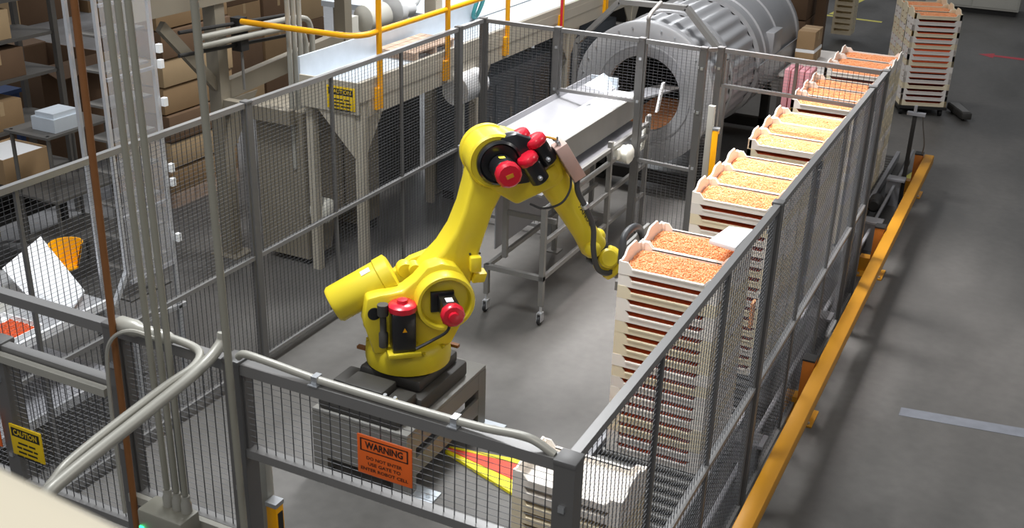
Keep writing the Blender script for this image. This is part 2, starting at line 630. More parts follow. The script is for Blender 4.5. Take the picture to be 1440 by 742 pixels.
fence_panel((-3.09, YF), (-2.49, YF), (2.0, 1.23), ((1.23, 2.0),), 'front mesh panel between the rusty pipe and the next post', w_=0.045)
t = fence_panel((XL, YF), (-3.09, YF), (2.0, 1.74, 1.05), ((1.05, 1.74),), 'front mesh panel at the left edge, open under its top rail', w_=0.045)
obj('cover_strip', MB().bar((XL, YF - .045, 1.70), (-3.13, YF - .045, 1.70), .03, .035), M['conduit'], t)

# ------------------------------------------------------------------ signs


def sign(name, c, right, w_, h_, m, head, lines, label, headfill=None):
    c = V(c)
    r = V(right).normalized()
    up = V((0, 0, 1))
    n = r.cross(up).normalized()
    t = thing(name, c - up * h_ / 2, label, 'sign')
    obj('plate', MB().obox(c, (r, up, n), (w_ / 2, h_ / 2, .003)), m, t, bevel=.0008)
    f = c + n * 0.0042
    ink = MB()
    hy = h_ * 0.27
    if headfill:
        ink.obox(f + up * hy, (r, up, n), (w_ * .44, h_ * .14, .0006))
        hm = MB()
        add_text(hm, head, h_ * .25, f + up * hy + n * .0014, r, up, w_ * .74, bold=.0008)
        obj('heading', hm, headfill, t)
    else:
        for dx, dy, ww, hh in ((0, .15, .44, .012), (0, -.15, .44, .012), (.43, 0, .012, .15), (-.43, 0, .012, .15)):
            ink.obox(f + r * (dx * w_) + up * (hy + dy * h_), (r, up, n), (ww * w_, hh * h_, .0006))
        hm = MB()
        add_text(hm, head, h_ * .24, f + up * hy + n * .001, r, up, w_ * .7, bold=.0012)
        obj('heading', hm, M['ink'], t)
    lm = MB()
    for i, s in enumerate(lines):
        y = -h_ * (.06 + .15 * i)
        if isinstance(s, str):
            add_text(lm, s, h_ * .115, f + up * y, r, up, w_ * (.055 * len(s)), bold=.0004)
        else:
            x = -sum(s) / 2 - .02 * (len(s) - 1)
            for q in s:
                lm.obox(f + r * ((x + q / 2) * w_) + up * y, (r, up, n), (q / 2 * w_, h_ * .028, .0005))
                x += q + .04
    obj('border', ink, M['ink'], t)
    obj('lettering', lm, M['ink'], t)
    return t


X = (1, 0, 0)
sign('warning_sign', (-1.818, YF - .03, 1.79), X, .225, .16, M['sign_o'], 'WARNING', ['DO NOT ENTER', 'USE GATE TO', 'ENTER ROBOT CELL'], 'orange warning sign with black lettering on the short front fence panel')
sign('caution_sign', (-3.655, YF - .05, 1.295), X, .19, .155, M['sign_y'], 'CAUTION', [(.3, .2), (.15, .3, .12), (.25, .3), (.2, .3, .15)], 'small yellow caution sign at the lower left, right of a dark post', M['sign_y'])
sign('warning_sign', (-3.92, YF - .05, 1.305), X, .2, .155, M['sign_o'], 'WARNING', [(.3, .2), (.15, .3), (.4, .2)], 'orange warning sign cut by the left frame edge')
sign('caution_sign', (-5.05, 7.175, 1.62), X, .27, .19, M['sign_y'], 'CAUTION', [(.4, .2), (.5, .2), (.3, .35), (.4, .25)], 'yellow caution sign hung on the end of the elevated trough', M['sign_y'])

# ------------------------------------------------------------------ trays
TL, TW, TH, PITCH, NB = 0.61, 0.366, 0.080, 0.077, 17
X0 = -2.045
TX = X0 + TL / 2


def tray_mesh(name, m, hump):
    mb = MB()
    hl, hw, tk = TL / 2, TW / 2, 0.012
    # long walls: full height at the corners, cut low between
    prof = [(-hl, 0), (hl, 0), (hl, TH), (hl - .055, TH), (hl - .085, .044), (-hl + .085, .044), (-hl + .055, TH), (-hl, TH)]
    for s in (-1, 1):
        y = -hw if s < 0 else hw - tk
        mb.prism([(x, y, z) for x, z in prof], (0, tk, 0))
        mb.box(-hl + .085, hl - .085, y - (.006 if s < 0 else 0), y + tk + (.006 if s > 0 else 0), .036, .0445)
    # short walls
    if hump:
        pf = [(-hw, 0), (hw, 0), (hw, TH + .004), (hw - .03, TH), (hw - .075, TH + .012), (hw - .105, .124), (-hw + .135, .124), (-hw + .11, .113), (-hw + .085, TH + .008), (-hw + .035, TH - .004), (-hw + .02, TH + .004), (-hw, TH + .004)]
    else:
        pf = [(-hw, 0), (hw, 0), (hw, TH - .004), (hw - .05, TH - .004), (hw - .065, .046), (hw - .115, .046), (hw - .13, TH - .004), (-hw + .13, TH - .004), (-hw + .115, .046), (-hw + .065, .046), (-hw + .05, TH - .004), (-hw, TH - .004)]
    for s in (-1, 1):
        x = -hl if s < 0 else hl - tk
        mb.prism([(x, y, z) for y, z in pf], (tk, 0, 0))
    mb.box(-hl + tk, hl - tk, -hw + tk, hw - tk, .004, .010)
    for sx in (-1, 1):
        for sy in (-1, 1):
            mb.box(sx * hl - (.03 if sx > 0 else -.0) + 0, sx * hl + (.03 if sx < 0 else 0), sy * hw - (.02 if sy > 0 else 0), sy * hw + (.02 if sy < 0 else 0), 0, TH - .006)
    o = obj(name, mb, m, local=True)
    me = o.data
    bpy.data.objects.remove(o)
    return me


tray_me = {(k, h): tray_mesh('plastic_tray', M[k], h) for k in ('tray_w', 'tray_c', 'tray_g') for h in (0, 1)}

# a heap of softgels: rough slab plus beads (built once, shared)
hp = MB()
nx, ny = 28, 18
HX, HY = TL / 2 - .014, TW / 2 - .014


def heap_z(x, y):
    e = max(abs(x) / HX, abs(y) / HY)
    return .026 + .012 * (1 - e ** 3) + .004 * sin(x * 31 + 1) * cos(y * 37)


gv = [(HX * (2 * i / nx - 1), HY * (2 * j / ny - 1), heap_z(HX * (2 * i / nx - 1), HY * (2 * j / ny - 1)) - .003) for j in range(ny + 1) for i in range(nx + 1)]
gf = [(j * (nx + 1) + i, j * (nx + 1) + i + 1, (j + 1) * (nx + 1) + i + 1, (j + 1) * (nx + 1) + i) for j in range(ny) for i in range(nx)]
hp.add(gv, gf)
rg = random.Random(3)
for k in range(2100):
    x, y = rg.uniform(-HX + .004, HX - .004), rg.uniform(-HY + .004, HY - .004)
    rot = Matrix.Rotation(rg.uniform(0, 6.3), 3, 'Z') @ Matrix.Rotation(rg.uniform(-.6, .6), 3, 'X')
    hp.ball((x, y, heap_z(x, y) + rg.uniform(-.001, .004)), .0046, 6, 4, (1.5, 1, 1), rot)
ho = obj('softgel_heap', hp, M['capsule'], local=True, smooth=True)
heap_me = ho.data
bpy.data.objects.remove(ho)

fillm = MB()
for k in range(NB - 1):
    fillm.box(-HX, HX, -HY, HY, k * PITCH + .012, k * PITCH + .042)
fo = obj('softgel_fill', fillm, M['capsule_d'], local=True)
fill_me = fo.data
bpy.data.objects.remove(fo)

ORD = ['top', 'second', 'third', 'fourth', 'fifth', 'sixth', 'seventh', 'eighth', 'ninth', 'tenth', 'eleventh', 'twelfth', 'thirteenth', 'fourteenth', 'fifteenth', 'sixteenth', 'seventeenth']
tr = random.Random(11)
TINT = {'tray_w': 'white', 'tray_c': 'cream', 'tray_g': 'greyish'}


def stack(cx, cy, z0, rz, n, where, group, full=True, jit=.0015):
    prev = None
    for k in range(n):
        top = k == n - 1
        key = tr.choice(['tray_w', 'tray_c', 'tray_c', 'tray_g'] if abs(rz) < .01 else ['tray_c', 'tray_c', 'tray_g'])
        if top:
            key = 'tray_w' if abs(rz) < .01 else 'tray_c'
        o = bpy.data.objects.new('plastic_tray', tray_me[(key, 1 if top else 0)])
        COL.objects.link(o)
        o.location = (cx + tr.uniform(-jit, jit), cy + tr.uniform(-jit, jit), z0 + k * PITCH)
        o.rotation_euler = (0, 0, rz)
        i = n - 1 - k
        lb = f'{TINT[key]} tray heaped with orange softgels, on top of {where}' if top and full else f'{TINT[key]} plastic tray, {ORD[i]} from top of {where}' if i else f'empty {TINT[key]} plastic tray on top of {where}'
        tag(o, lb, 'tray', group)
        prev = o
    if full:
        h = bpy.data.objects.new('softgel_heap', heap_me)
        COL.objects.link(h)
        h.location = prev.location
        h.rotation_euler = (0, 0, rz)
        tag(h, f'bright orange softgels heaped in the top tray of {where}', 'softgels', 'softgel heaps in the top trays', 'stuff')
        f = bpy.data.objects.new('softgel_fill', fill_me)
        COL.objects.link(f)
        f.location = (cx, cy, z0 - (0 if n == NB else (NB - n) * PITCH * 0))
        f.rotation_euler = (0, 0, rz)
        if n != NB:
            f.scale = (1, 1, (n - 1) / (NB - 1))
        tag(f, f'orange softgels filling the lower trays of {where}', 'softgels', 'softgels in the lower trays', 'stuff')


ZB = 0.10
GN = ['nearest pair', 'second group', 'third group', 'fourth group', 'fifth group']
RN = ['near stack', 'middle stack', 'rear stack']
for g, (y0, rows) in enumerate([(5.68, 2), (7.07, 3), (8.52, 3), (9.96, 3), (11.40, 3)]):
    for r in range(rows):
        rn = ('near stack' if r == 0 else 'rear stack') if rows == 2 else RN[r]
        stack(TX, y0 + TW / 2 + r * 0.372, ZB, 0, NB, f'the {rn}, {GN[g]} from front' if g else f'the {rn} by the robot gripper', 'trays in the ' + GN[g])

# far stacks, turned, on a dolly
fa = radians(20)
fx, fy = cos(fa), sin(fa)
dz = 0.14
far_c = V((-1.48, 15.62, 0))
for r in range(3):
    c = far_c + V((-fy, fx, 0)) * (r * 0.375)
    stack(c.x, c.y, dz, fa, 16, f'the {RN[r]} on the far dolly', 'trays on the far dolly')
dl = thing('tray_dolly', (far_c.x - fy * .375, far_c.y + fx * .375, 0), 'low dark dolly under the far tray stacks in the aisle', 'dolly')
cc = far_c + V((-fy, fx, 0)) * .375
obj('deck', MB().obox(cc + V((0, 0, .12)), ((fx, fy, 0), (-fy, fx, 0), (0, 0, 1)), (.32, .58, .018)), M['dark'], dl)
for sx in (-1, 1):
    for sy in (-1, 1):
        q = cc + V((fx, fy, 0)) * (sx * .26) + V((-fy, fx, 0)) * (sy * .48)
        obj('wheel', MB().lathe(q + V((-fx * .02, -fy * .02, .05)), (fx, fy, 0), [(.05, 0), (.05, .04)], 12), M['rubber'], dl, smooth=True)

# empty trays near the front corner
for k in range(6):
    top = k == 5
    o = bpy.data.objects.new('plastic_tray', tray_me[('tray_w' if k >= 4 else 'tray_c', 1 if top else 0)])
    COL.objects.link(o)
    o.location = (-1.775, 4.56, .24 + k * PITCH)
    tag(o, ('empty white plastic tray at the near right corner of the cell, topmost' if top else f'{"white" if k >= 4 else "cream"} plastic tray, {ORD[5 - k]} from the top of the empty pile behind the front corner post'), 'tray', 'empty trays by the front corner post')

# roller conveyor below the stacks
rc = thing('roller_conveyor', (-1.74, 8, 0), 'dark roller conveyor running under all the tray stacks along the right fence', 'conveyor')
for x in (-2.10, -1.38):
    obj('side_rail', MB().box(x - .02, x + .02, 3.3, 13.2, .03, .13), M['steel_dull'], rc)
rmesh = None
for i in range(98):
    y = 3.4 + i * .1
    if rmesh is None:
        rmesh = obj('roller', MB().lathe((-2.08, y, .065), (1, 0, 0), [(.03, 0), (.03, .68)], 10), M['belt'], rc, smooth=True)
    else:
        c = rmesh.copy()
        COL.objects.link(c)
        c.location.y += i * .1
for y in (3.6, 5.2, 7, 8.8, 10.6, 12.6):
    for x in (-2.10, -1.38):
        obj('foot', MB().box(x - .03, x + .03, y - .03, y + .03, 0, .03), M['dark'], rc)
pl_ = obj('empty_tray_stand', MB().box(-2.03, -1.50, 4.40, 4.72, .13, .24), M['card'])
tag(pl_, 'low brown block under the empty trays at the front corner', 'block')

# conveyor drive gear outside the fence, in the gap to the guard rail
dg_ = thing('drive_unit', (-1.22, 6.4, 0), 'dark conveyor drive with motor below the right fence next to the orange guard rail', 'machine')
obj('rail', MB().bar((-1.24, 3.0, .09), (-1.24, 13.0, .09), .05, .07), M['dark'], dg_)
obj('pipe', MB().tube([(-1.20, 3.0, .22), (-1.20, 13.0, .22)], .016), M['steel_dull'], dg_, smooth=True)
for y in (5.9, 7.9, 10.2, 11.6):
    obj('bracket', MB().box(-1.28, -1.14, y, y + .09, .0, .28).box(-1.28, -1.10, y - .03, y + .12, .28, .30), M['steel_dull'], dg_)
for y in (6.5, 8.6, 11.0):
    obj('gear_motor', MB().lathe((-1.30, y, .17), (0, 1, 0), [(.05, 0), (.07, .02), (.07, .22), (.045, .24)], 14), M['dark'], dg_, smooth=True)

# orange guard rail
gr = thing('guard_rail', (-0.95, 7.4, 0), 'long orange yellow steel guard rail along the aisle floor', 'guard rail')
XG = -0.955
obj('beam', MB().box(XG - .05, XG + .05, 2.4, 12.2, .34, .44), M['gyellow'], gr, bevel=.012)
for y in (4.1, 6.86, 9.66, 12.1):
    obj('post', MB().box(XG - .135, XG - .055, y - .05, y + .05, .012, .46), M['gorange'], gr, bevel=.006)
    obj('post_cap', MB().box(XG - .138, XG - .052, y - .053, y + .053, .46, .472), M['dark'], gr)
    obj('foot_plate', MB().box(XG - .24, XG + .0, y - .02 - .1, y + .12, 0, .012), M['gyellow'], gr)
    obj('foot_gusset', MB().box(XG - .23, XG - .135, y + .0, y + .10, .012, .14), M['gyellow'], gr)
    for dx in (-.21, -.03):
        obj('anchor_bolt', MB().lathe((XG + dx, y - .09, .012), (0, 0, 1), [(.012, 0), (.012, .015)], 6), M['bolt'], gr)

# sensor post and pallet jack behind the rail end
sp = thing('sensor_post', (-1.13, 11.75, 0), 'slim dark sensor post with small head behind the end of the orange rail', 'post')
obj('pole', MB().box(-1.15, -1.11, 11.73, 11.77, 0.01, .96), M['dark'], sp)
obj('base', MB().box(-1.19, -1.07, 11.69, 11.81, 0, .01), M['dark'], sp)
obj('head', MB().box(-1.21, -1.03, 11.72, 11.78, .96, .99).box(-1.15, -1.12, 11.73, 11.77, .99, 1.06), M['steel_dull'], sp)
obj('cable', MB().tube(path([(-1.05, 11.75, .96), (-1.04, 11.8, .85), (-1.01, 11.95, .62), (-1.02, 12.05, .48)]), .007, 6), M['frame'], sp, smooth=True)
pj = thing('floor_scrubber_pad', (-1.03, 15.75, 0), 'dark grey foot pedal block on the floor right of the far dolly', 'pedal')
obj('body', MB().prism([(-1.15, 15.95, .03), (-.90, 15.45, .03), (-.78, 15.5, .03), (-.98, 16.02, .03)], (0, 0, .09)), M['cast'], pj, bevel=.015)
obj('tread', MB().prism([(-1.12, 15.92, .12), (-.91, 15.5, .12), (-.82, 15.54, .12), (-1.0, 15.96, .12)], (0, 0, .01)), M['frame'], pj)
obj('wheel', MB().lathe((-.92, 15.6, .03), (1, 0, 0), [(.03, 0), (.03, .04)], 10).lathe((-1.08, 15.9, .03), (1, 0, 0), [(.03, 0), (.03, .04)], 10), M['rubber'], pj)

# ------------------------------------------------------------------ robot
PSI = radians(42)
F_ = V((cos(PSI), sin(PSI), 0))
S_ = V((sin(PSI), -cos(PSI), 0))
RB = V((-3.25, 5.25, 0))


def RP(s, l, z):
    return RB + F_ * s + S_ * l + V((0, 0, z))


def rprism(poly, l0, l1):
    return MB().prism([RP(s, l0, z) for s, z in poly], S_ * (l1 - l0))


# pedestal
pd = thing('robot_pedestal', (-3.28, 5.22, 0), 'grey welded steel pedestal with a slot, under the yellow robot', 'pedestal')
px0, px1, py0, py1 = -3.62, -2.94, 4.72, 5.72
obj('top_plate', MB().box(px0, px1, py0, py1, .425, .45), M['ped'], pd, bevel=.004)
obj('side_beam', MB().box(px1 - .02, px1, py0, py1, .31, .425), M['ped'], pd)
obj('side_beam', MB().box(px0, px0 + .02, py0, py1, .31, .425), M['ped'], pd)
obj('cross_beam', MB().box(px0 + .02, px1 - .02, py0, py0 + .02, .12, .425), M['ped'], pd)
obj('cross_beam', MB().box(px0 + .02, px1 - .02, py1 - .02, py1, .31, .425), M['ped'], pd)
for x in (px0, px1 - .02):
    obj('lower_beam', MB().box(x, x + .02, py0 + .1, py1 - .1, .12, .24), M['ped'], pd)
for x in (px0, px1 - .1):
    for y in (py0, py1 - .1):
        obj('leg', MB().box(x - .001, x + .101, y - .001, y + .101, .012, .4245), M['ped'], pd)
for x, y in ((px1 - .03, py1 - .12), (px0 - .15, py0 + .26), (px1 - .03, py0), (px0 - .15, py1 - .12)):
    f = obj('foot_plate', MB().box(x, x + .18, y, y + .15, 0, .012), M['galv'], pd)
    b_ = obj('anchor_bolt', MB().lathe((x + (.13 if x > -3.2 else .05), y + .07, .012), (0, 0, 1), [(.014, 0), (.014, .025)], 6), M['bolt'], f)

rb = thing('industrial_robot', (-3.25, 5.25, .45), 'yellow six axis industrial robot arm with red capped black motors', 'robot')
base = MB()
base.box(-3.53, -2.98, 4.96, 5.54, .452, .56)
ob = obj('base', base, M['cast'], rb, bevel=.02)
obj('base_block', MB().box(-3.47, -3.03, 5.02, 5.50, .56, .64), M['cast'], ob, bevel=.02)
obj('base_block', MB().box(-3.58, -3.02, 4.74, 4.965, .452, .53), M['cast'], ob, bevel=.012)
obj('connector_housing', MB().box(-3.44, -3.16, 4.80, 4.97, .53, .64), M['cast'], ob, bevel=.012)
obj('connector_housing', MB().box(-3.60, -3.42, 4.92, 5.12, .46, .56), M['cast'], ob, bevel=.012)
obj('connector_housing', MB().box(-3.15, -3.02, 4.78, 4.97, .53, .60), M['cast'], ob, bevel=.01)
for x, y, z in ((-3.55, 4.82, .53), (-3.48, 4.79, .53), (-3.12, 4.79, .60), (-3.05, 4.79, .60), (-3.30, 4.76, .53)):
    obj('connector', MB().lathe((x, y, z), (0, -.3, 1), [(.018, 0), (.018, .03), (.012, .035), (.012, .06)], 8), M['bolt'], ob, smooth=True)
turret = obj('turret', MB().lathe((-3.25, 5.25, .64), (0, 0, 1), [(.23, 0), (.265, .015), (.27, .06), (.265, .12), (.245, .15), (.22, .17)], 40), M['yellow_dark'], rb, smooth=True)
for a in range(10):
    q = V((-3.25 + .25 * cos(a * .628), 5.25 + .25 * sin(a * .628), .785))
    obj('bolt', MB().lathe(q, (0, 0, 1), [(.013, 0), (.013, .014)], 6), M['yellow_dark'], turret)
obj('stopper', MB().box(-3.53, -3.45, 5.09, 5.12, .71, .73), M['rust'], rb)
obj('stopper', MB().box(-3.06, -2.98, 5.40, 5.43, .71, .73), M['rust'], rb)
bodyp = [(-.24, .78), (-.30, 1.00), (-.275, 1.16), (-.20, 1.175), (-.06, 1.19), (.02, 1.25), (.09, 1.33), (.18, 1.35), (.27, 1.32), (.34, 1.22), (.36, 1.10), (.33, .98), (.24, .80)]
obj('turret_frame', rprism(bodyp, .04, .17), M['yellow'], rb, bevel=.02)
obj('turret_frame', rprism([(-.25, .78), (-.26, 1.0), (-.12, 1.12), (.05, 1.25), (.2, 1.3), (.3, 1.2), (.32, 1.0), (.26, .80)], -.24, -.17), M['yellow'], rb, bevel=.02)
obj('turret_floor', rprism([(-.23, .78), (-.25, .86), (.25, .86), (.23, .78)], -.20, .15), M['yellow_dark'], rb, bevel=.015)
# axis-two ring with the motor
C2 = RP(.185, .16, 1.125)
ring = obj('axis_ring', MB().lathe(C2, S_, [(.182, 0), (.182, .09), (.174, .105), (.158, .105), (.150, .095), (.146, .045), (.02, .045)], 48), M['yellow'], rb, smooth=True)
q = C2 + S_ * .05
obj('motor_flange', MB().obox(q + S_ * .008 - F_ * .015, (F_, (0, 0, 1), S_), (.072, .066, .012)), M['black'], ring, bevel=.004)
mo = obj('axis_motor', MB().obox(q + S_ * .10 + F_ * .005, (F_, (0, 0, 1), S_), (.052, .052, .085)), M['black'], rb, bevel=.012)
obj('motor_cap', MB().lathe(q + S_ * .185 + F_ * .005, S_, [(.072, 0), (.074, .012), (.074, .034), (.062, .048), (.034, .05), (.032, .07), (.02, .072)], 10), M['red'], mo, smooth=True)
obj('motor_label', MB().obox(q + S_ * .11 + F_ * .005 + V((0, 0, .0535)), (F_, (0, 0, 1), S_), (.022, .001, .028)), M['white'], mo)
obj('motor_cable', MB().tube(path([q + S_ * .17 + V((0, 0, -.06)), q + S_ * .16 + F_ * -.02 + V((0, 0, -.13)), q + S_ * .12 + F_ * -.10 + V((0, 0, -.20)), q + S_ * .13 - F_ * .2 + V((0, 0, -.24))]), .010, 6), M['rubber'], mo, smooth=True)
# axis-one motor, upright
q = RP(-.075, .235, .84)
mo = obj('axis_motor', MB().obox(q + V((0, 0, .13)), (F_, S_, (0, 0, 1)), (.072, .062, .13)), M['black'], rb, bevel=.012)
obj('motor_cap', MB().lathe(q + V((0, 0, .26)), (0, 0, 1), [(.086, 0), (.088, .014), (.088, .034), (.074, .046), (.036, .05), (.032, .07), (.018, .072)], 12), M['red'], mo, smooth=True)
obj('motor_label', MB().prism([q + S_ * .0635 + F_ * -.012 + V((0, 0, .14)), q + S_ * .0635 + F_ * .016 + V((0, 0, .14)), q + S_ * .0635 + F_ * .002 + V((0, 0, .168))], S_ * .001), M['ryellow'], mo)
obj('motor_bracket', MB().obox(q + V((0, 0, -.012)), (F_, S_, (0, 0, 1)), (.10, .08, .015)), M['yellow_dark'], mo, bevel=.005)
q2 = RP(-.19, .22, .86)
obj('junction_plug', MB().lathe(q2, (0, 0, 1), [(.028, 0), (.028, .09), (.02, .1), (.02, .2), (.034, .21), (.034, .28)], 10), M['cast'], rb, smooth=True)
obj('hole_cover', MB().lathe(RP(-.235, .165, 1.06), S_, [(.040, 0), (.040, .012), (.03, .014)], 20), M['black'], rb, smooth=True)
# counterbalance cylinder
ca, cb_ = RP(-.44, -.04, 1.045), RP(-.09, -.04, 1.225)
cd = (cb_ - ca).normalized()
cl = (cb_ - ca).length
cyl = obj('balancer_cylinder', MB().lathe(ca, cd, [(.06, -.022), (.105, -.018), (.118, 0), (.118, cl * .8), (.126, cl * .82), (.126, cl), (.10, cl + .012), (.06, cl + .014)], 32), M['yellow'], rb, smooth=True)
upn = (V((0, 0, 1)) - cd * cd.z).normalized()
upn = (upn * .94 + S_ * .34).normalized()
sd_ = cd.cross(upn)
obj('cylinder_label', MB().obox(ca + cd * (cl * .66) + upn * .119, (cd, sd_, upn), (.03, .018, .001)), M['white'], cyl)
obj('rod_eye', MB().lathe(RP(-.01, -.09, 1.24), S_, [(.045, 0), (.05, .01), (.05, .07), (.045, .08)], 18).lathe(RP(.045, -.06, 1.25), S_, [(.038, 0), (.038, .08)], 16), M['yellow'], rb, smooth=True)
# upper arm
arm = [(.05, 1.10), (.05, 1.22), (.12, 1.30), (.205, 1.39), (.275, 1.50), (.33, 1.64), (.37, 1.80), (.385, 1.93), (.44, 2.03), (.54, 2.06), (.63, 2.0), (.645, 1.88), (.575, 1.74), (.515, 1.62), (.46, 1.45), (.415, 1.29), (.38, 1.15), (.30, 1.04), (.18, 1.0)]
ua = obj('upper_arm', rprism(arm, -.15, .085), M['yellow'], rb, bevel=.028, seg=3)
obj('stop_block', MB().obox(RP(.40, .10, 1.30), (F_, S_, (0, 0, 1)), (.035, .03, .05)), M['yellow'], ua, bevel=.01)
obj('stop_block', MB().obox(RP(.43, .06, 1.20), (F_, S_, (.3, 0, 1)), (.04, .05, .035)), M['yellow'], ua, bevel=.01)
for s, z in ((.455, 1.845), (.52, 1.83), (.44, 1.80), (.47, 1.79), (.40, 1.33), (.43, 1.36), (.37, 1.36)):
    obj('bolt', MB().lathe(RP(s, .085, z), S_, [(.008, 0), (.008, .006)], 6), M['cast'], ua)
nmk = MB()
add_text(nmk, 'A', .04, RP(.49, .0865, 1.80), F_, V((0, 0, 1)))
# elbow
C3 = RP(.515, -.16, 1.945)
el = obj('elbow', MB().lathe(C3, S_, [(.14, 0), (.165, .015), (.168, .06), (.160, .065), (.160, .19), (.168, .195), (.168, .26), (.155, .275), (.15, .27)], 44), M['yellow'], rb, smooth=True)
obj('motor_plate', MB().lathe(RP(.53, .105, 1.945), S_, [(.136, 0), (.136, .03), (.122, .042), (.11, .03)], 40), M['black'], el, smooth=True)
fa_ = [(.44, 1.80), (.42, 1.92), (.46, 2.05), (.60, 2.10), (.80, 2.02), (.90, 1.97), (.955, 1.83), (.93, 1.76), (.86, 1.74), (.66, 1.655), (.52, 1.745)]
fb = obj('forearm_housing', rprism(fa_, -.14, .095), M['yellow'], rb, bevel=.025, seg=3)
obj('motor_cover', rprism([(.53, 2.09), (.63, 2.115), (.79, 2.055), (.89, 1.985), (.885, 1.93), (.80, 1.85), (.72, 1.80), (.60, 1.79)], .03, .122), M['black'], fb, bevel=.02)
q = RP(.535, .145, 1.93)
mo = obj('axis_motor', MB().lathe(q, S_, [(.072, 0), (.074, .02), (.074, .12), (.06, .13)], 24), M['black'], rb, smooth=True)
obj('motor_cap', MB().lathe(q + S_ * .12 + F_ * .004, S_, [(.074, 0), (.078, .015), (.078, .05), (.064, .066), (.03, .068)], 12), M['red'], mo, smooth=True)
obj('motor_label', MB().obox(q + S_ * .19 + F_ * .004, (F_ + V((0, 0, .4)), V((0, 0, 1)) - F_ * .4, S_), (.022, .012, .001)), M['gyellow'], mo)
obj('motor_label', MB().obox(q + S_ * .06 + V((0, 0, .0735)) - F_ * .012, (F_, S_, (0, 0, 1)), (.018, .016, .001)), M['vy'], mo)
fd = (F_ * .53 + V((0, 0, -.85))).normalized()
nn = (F_ * .85 + V((0, 0, .53))).normalized()
for s, l, z in ((.685, .03, 2.055), (.765, .10, 2.045), (.70, .165, 1.955)):
    q = RP(s, l, z)
    mo = obj('wrist_motor', MB().lathe(q, fd, [(.056, 0), (.058, .02), (.058, .14), (.044, .15)], 18), M['black'], rb, smooth=True)
    obj('motor_cap', MB().lathe(q, -fd, [(.062, -.005), (.066, .005), (.066, .03), (.054, .044), (.026, .048)], 10), M['red'], mo, smooth=True)
    obj('plug', MB().lathe(q + fd * .10 + S_ * .056, S_, [(.014, 0), (.014, .02), (.009, .03)], 8), M['bolt'], mo, smooth=True)
fa0 = RP(.855, -.01, 1.86)
obj('forearm_collar', MB().lathe(fa0 - fd * .04, fd, [(.09, 0), (.115, .02), (.115, .09), (.105, .11), (.10, .13)], 30), M['yellow'], rb, smooth=True)
fe = RP(1.20, -.01, 1.305)
L_ = (fe - fa0).length
fo_ = obj('forearm', MB().lathe(fa0, (fe - fa0), [(.105, .05), (.098, .16), (.085, L_ * .5), (.078, L_ * .8), (.082, L_ * .9), (.088, L_), (.07, L_ + .05)], 30), M['yellow'], rb, smooth=True)
fdir = (fe - fa0).normalized()
fn = fdir.cross(S_).normalized()
tm = MB()
up_t = (S_ * .80 + fn * (.6 if fn.z > 0 else -.6)).normalized()
side_t = fdir.cross(up_t).normalized()
add_text(tm, 'FANUC', .05, fa0 + fdir * (L_ * .62) + up_t * .0845, fdir, -side_t if (-side_t).z > side_t.z else side_t, bold=.001)
obj('lettering', tm, M['ink'], fo_)
obj('wrist_bulge', MB().ball(RP(1.165, .075, 1.315), .055, 16, 10).ball(RP(1.235, -.03, 1.36), .05, 16, 10), M['yellow'], rb, smooth=True)
wd = (F_ * .74 + V((0, 0, -.62)) + S_ * .25).normalized()
w0 = RP(1.225, -.01, 1.262)
obj('wrist_seal', MB().lathe(w0 - wd * .02, wd, [(.08, 0), (.088, .01), (.088, .045), (.07, .055)], 26), M['black'], rb, smooth=True)
wr = obj('wrist', MB().lathe(w0 + wd * .02, wd, [(.07, .02), (.09, .03), (.10, .06), (.10, .095), (.088, .10), (.088, .115), (.10, .12), (.098, .15), (.07, .165)], 28), M['yellow'], rb, smooth=True)
obj('wrist_side', MB().lathe(w0 + wd * .06 + S_ * .03, S_ + V((0, 0, .5)), [(.06, 0), (.065, .02), (.065, .07), (.05, .085)], 22), M['yellow'], wr, smooth=True)
obj('flange', MB().lathe(w0 + wd * .185, wd, [(.05, 0), (.06, .004), (.06, .024), (.045, .03)], 22), M['steel_dull'], wr, smooth=True)
# valve box and hoses
bx = RP(.965, .10, 1.925)
vb = obj('valve_box', MB().obox(bx, (nn, S_, fd), (.04, .06, .125)), M['pinkbox'], rb, bevel=.006)
obj('fitting', MB().lathe(bx - fd * .125 + nn * .0, -fd, [(.012, 0), (.012, .03), (.02, .032), (.02, .05)], 8).lathe(bx - fd * .125 + S_ * .035, -fd, [(.010, 0), (.010, .03)], 8), M['bolt'], vb, smooth=True)
obj('cable', MB().tube(path([bx - fd * .17 + S_ * .03, bx - fd * .21 - nn * .05, bx - fd * .18 - nn * .10, RP(.84, .12, 2.02)]), .008, 6), M['gyellow'], vb, smooth=True)
obj('hose', MB().tube(path([bx + fd * .12, RP(1.03, .12, 1.73), RP(1.085, .13, 1.62), RP(1.14, .13, 1.49), RP(1.15, .13, 1.34), RP(1.185, .13, 1.21), RP(1.26, .11, 1.16), RP(1.34, .08, 1.18)], 8), .018, 10), M['hose'], rb, smooth=True)
obj('hose', MB().tube(path([RP(.98, .11, 1.86), RP(.97, .15, 1.76), RP(.91, .17, 1.68), RP(.80, .17, 1.655), RP(.73, .12, 1.67)], 8), .007, 6), M['rubber'], rb, smooth=True)
obj('hose_clip', MB().lathe(RP(1.08, .13, 1.635), fd, [(.026, -.012), (.026, .012)], 10), M['bolt'], rb)
